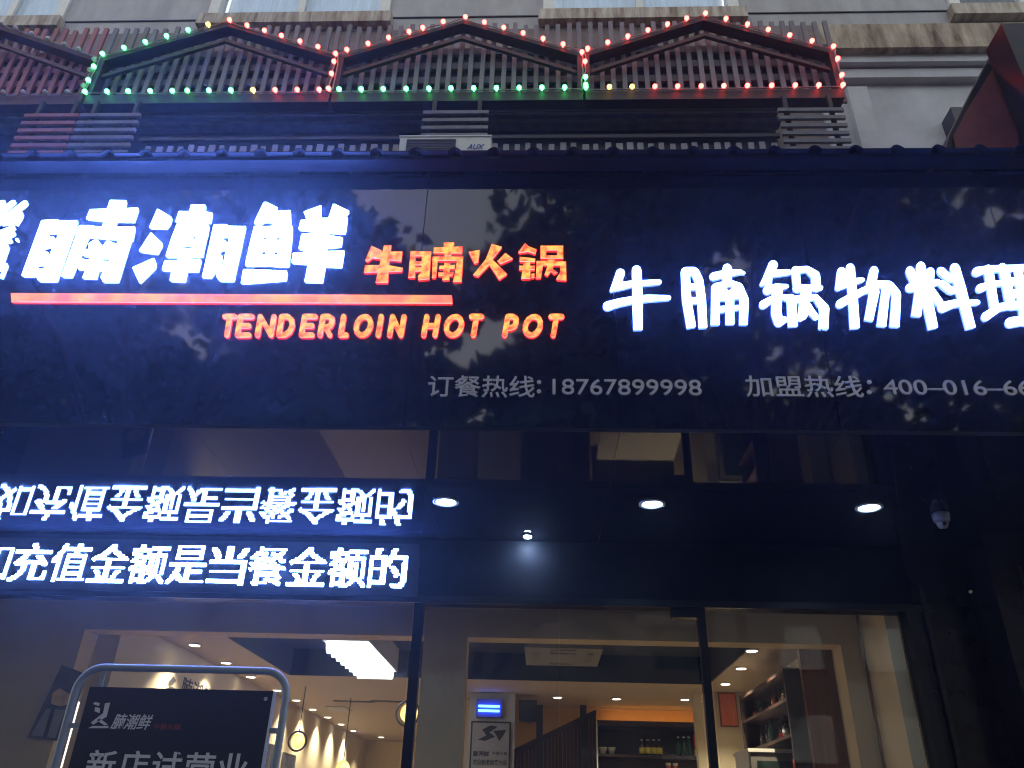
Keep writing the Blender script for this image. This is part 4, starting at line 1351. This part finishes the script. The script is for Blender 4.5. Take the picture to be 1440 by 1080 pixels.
pendant(419, 1042, 10.5, .082, 'round amber pendant lamp with a black ring in the left room')
pendant(575, 1003, 9.2, .095, 'round amber pendant lamp half hidden behind the first mullion')
pendant(482, 1080, 11.5, .09, 'round amber pendant lamp at the foot of the picture, lowest of the three', False)
for (ya_, yb_, za, zb_, lb) in ((11.4, 11.9, 2.05, 2.5, 'upper small dark picture on the left wall behind the amber lamp'), (12.1, 12.7, 2.0, 2.45, 'second small dark picture on the left wall behind the amber lamp'),
                                (11.5, 12.4, 1.5, 1.95, 'lower pale picture on the left wall under the amber lamp')):
    t = thing('framed_picture', (XLW, (ya_ + yb_) / 2, za), lb, 'picture', 'small pictures on the left wall')
    Box(XLW + .001, XLW + .03, ya_, yb_, za, zb_).build('frame', M['ink'], t)
    Box(XLW + .0305, XLW + .034, ya_ + .03, yb_ - .03, za + .03, zb_ - .03).build('canvas', M['artdark'] if za > 1.9 else M['cream'], t)
tag(Box(-3.2, -2.9, 12.4, 12.9, ZC - .012, ZC - .001).build('ceiling_vent', M['paper'], None, origin=(-3.05, 12.6, ZC)), 'small pale vent in the ceiling of the left room', 'vent')
for (px, py, lb) in ((498, 986, 'dark slot vent in the ceiling left of the half hidden lamp'), (551, 986, 'dark slot vent in the ceiling above the half hidden lamp')):
    p = atz(px, py, ZC)
    tag(Box(p.x - .28, p.x + .28, p.y - .05, p.y + .05, ZC - .01, ZC - .001).build('slot_vent', M['ink'], None, origin=p), lb, 'vent', 'slot vents')

# ------------------------------------------------------------------ poster stand in front of the window
YT = 2.6
tl, tr_ = at(104, 990, YT), at(402, 975, YT)
ps = thing('poster_stand', ((tl.x + tr_.x) / 2, YT, 0), 'navy poster board with pale characters in a bent pale tube stand', 'poster stand')
zt2 = at(260, 941, YT).z
rc2 = .075
xa, xb = at(95, 1010, YT).x, at(399, 1000, YT).x
path = [(xa, YT, .02), (xa, YT, zt2 - rc2)]
for k in range(1, 9):
    a = PI - k * PI / 16
    path.append((xa + rc2 + rc2 * math.cos(a), YT, zt2 - rc2 + rc2 * math.sin(a)))
for k in range(0, 9):
    a = PI / 2 - k * PI / 16
    path.append((xb - rc2 + rc2 * math.cos(a), YT, zt2 - rc2 + rc2 * math.sin(a)))
path.append((xb, YT, .02))
MB().tube(path, .0115, 12).build('tube_frame', M['tubing'], ps, smooth=True)
for xx in (xa, xb):
    MB().tube([(xx, YT - .25, .015), (xx, YT + .25, .015)], .014, 8).build('foot', M['tubing'], ps)
MB().tube([(xa, YT + .001, .45), (xb, YT + .001, .45)], .009, 8).build('cross_bar', M['tubing'], ps)
bx0, bx1 = at(112, 1025, YT).x, at(377, 1025, YT).x
zb1 = at(255, 969, YT).z
Box(bx0, bx1, YT - .006, YT + .006, .5, zb1).build('poster_board', M['poster'], ps)
Box(bx1 + .0005, bx1 + .006, YT - .009, YT + .009, .5, zb1).build('edge_strip', M['print'], ps)
for xx in (bx0 + .03,):
    Box(xx - .006, xx + .006, YT - .004, YT + .004, zb1, zt2 - .01).build('hanger', M['tubing'], ps)
pr = pxrect
yy = YT - .0065
put_text('lettering', '腩潮鲜', M['print'], ps, pr((157, 1004), (214, 1026), yy, .001), .012, shear=.25)
put_text('lettering', '牛腩火锅', M['printred'], ps, pr((216, 1018), (254, 1026), yy, .001), .01)
zc = at(230, 1057, YT).z
hgt = .082
for i, ch in enumerate('新店试营业'):
    xc = at(142 + i * 46.5, 1075, yy).x
    wd = .088
    put_text('lettering', ch, M['print'], ps, rectmap(xc - wd / 2, xc + wd / 2, zc - hgt, zc, yy, .001), .015)
em = MB()
e = lambda x, y: (at(x, y, yy).x, at(x, y, yy).z)
for pl_ in ([(124, 1024), (152, 1024), (153, 1021), (130, 1021)], [(131, 1019), (150, 1008), (155, 988), (148, 989), (145, 1003), (128, 1016)],
            [(133, 1000), (140, 1003), (141, 996), (134, 994)], [(131, 990), (139, 993), (141, 989), (134, 987)], [(140, 1010), (152, 1019), (147, 1020), (136, 1013)]):
    em.prism([e(x, y) for x, y in pl_], yy - .001, yy)
em.build('emblem_print', M['print'], ps)
for zc_ in (zb1 - .12, .7):
    Box(xa + .012, bx0, YT - .004, YT + .004, zc_, zc_ + .015).build('clip', M['tubing'], ps)
    Box(bx1 + .0061, xb - .012, YT - .004, YT + .004, zc_, zc_ + .015).build('clip', M['tubing'], ps)
p = at(374, 983, yy)
MB().lathe([(.006, 0), (.006, -.004)], (p.x, yy, p.z), 10, 'y').build('stud', M['chrome'], ps)

# ------------------------------------------------------------------ neighbour on the right
YN = 4.5
nb_ = thing('neighbour_sign', (at(1400, 150, YN).x, YN, 5.9), 'sloping red panel with a black border beyond the right end of the roof', 'sign')
q = lambda x, y: (at(x, y, YN).x, at(x, y, YN).z)
MB().prism([q(1413, 40), q(1470, 40), q(1480, 230), q(1325, 230), q(1336, 188)], YN, YN + .25).build('border', M['blackmetal'], nb_)
MB().prism([q(1412, 70), q(1430, 195), q(1431, 215), q(1345, 215), q(1340, 193), q(1358, 158)], YN - .02, YN - .001).build('panel', M['redpanel'], nb_)
Box(at(1428, 120, 4.3).x, 6.2, 4.2, 4.45, 5.0, at(1440, 48, 4.3).z).build('pillar', M['stone'], nb_)

# ------------------------------------------------------------------ lens bloom and veiling glare, imitated by an added thin haze
hz = Box(-45, 45, -40, 25, -1.6, 14.5).build('bloom_haze', [])
hz.data.materials.clear()
hm = bpy.data.materials.new('thin_bloom_haze')
hm.use_nodes = True
t = hm.node_tree
t.nodes.remove(t.nodes['Principled BSDF'])
pv = t.nodes.new('ShaderNodeVolumePrincipled')
pv.inputs['Color'].default_value = (.85, .9, 1, 1)
pv.inputs['Density'].default_value = 0.0024
pv.inputs['Anisotropy'].default_value = 0.85
t.links.new(pv.outputs[0], t.nodes['Material Output'].inputs['Volume'])
hz.data.materials.append(hm)
hz['kind'] = 'stuff'
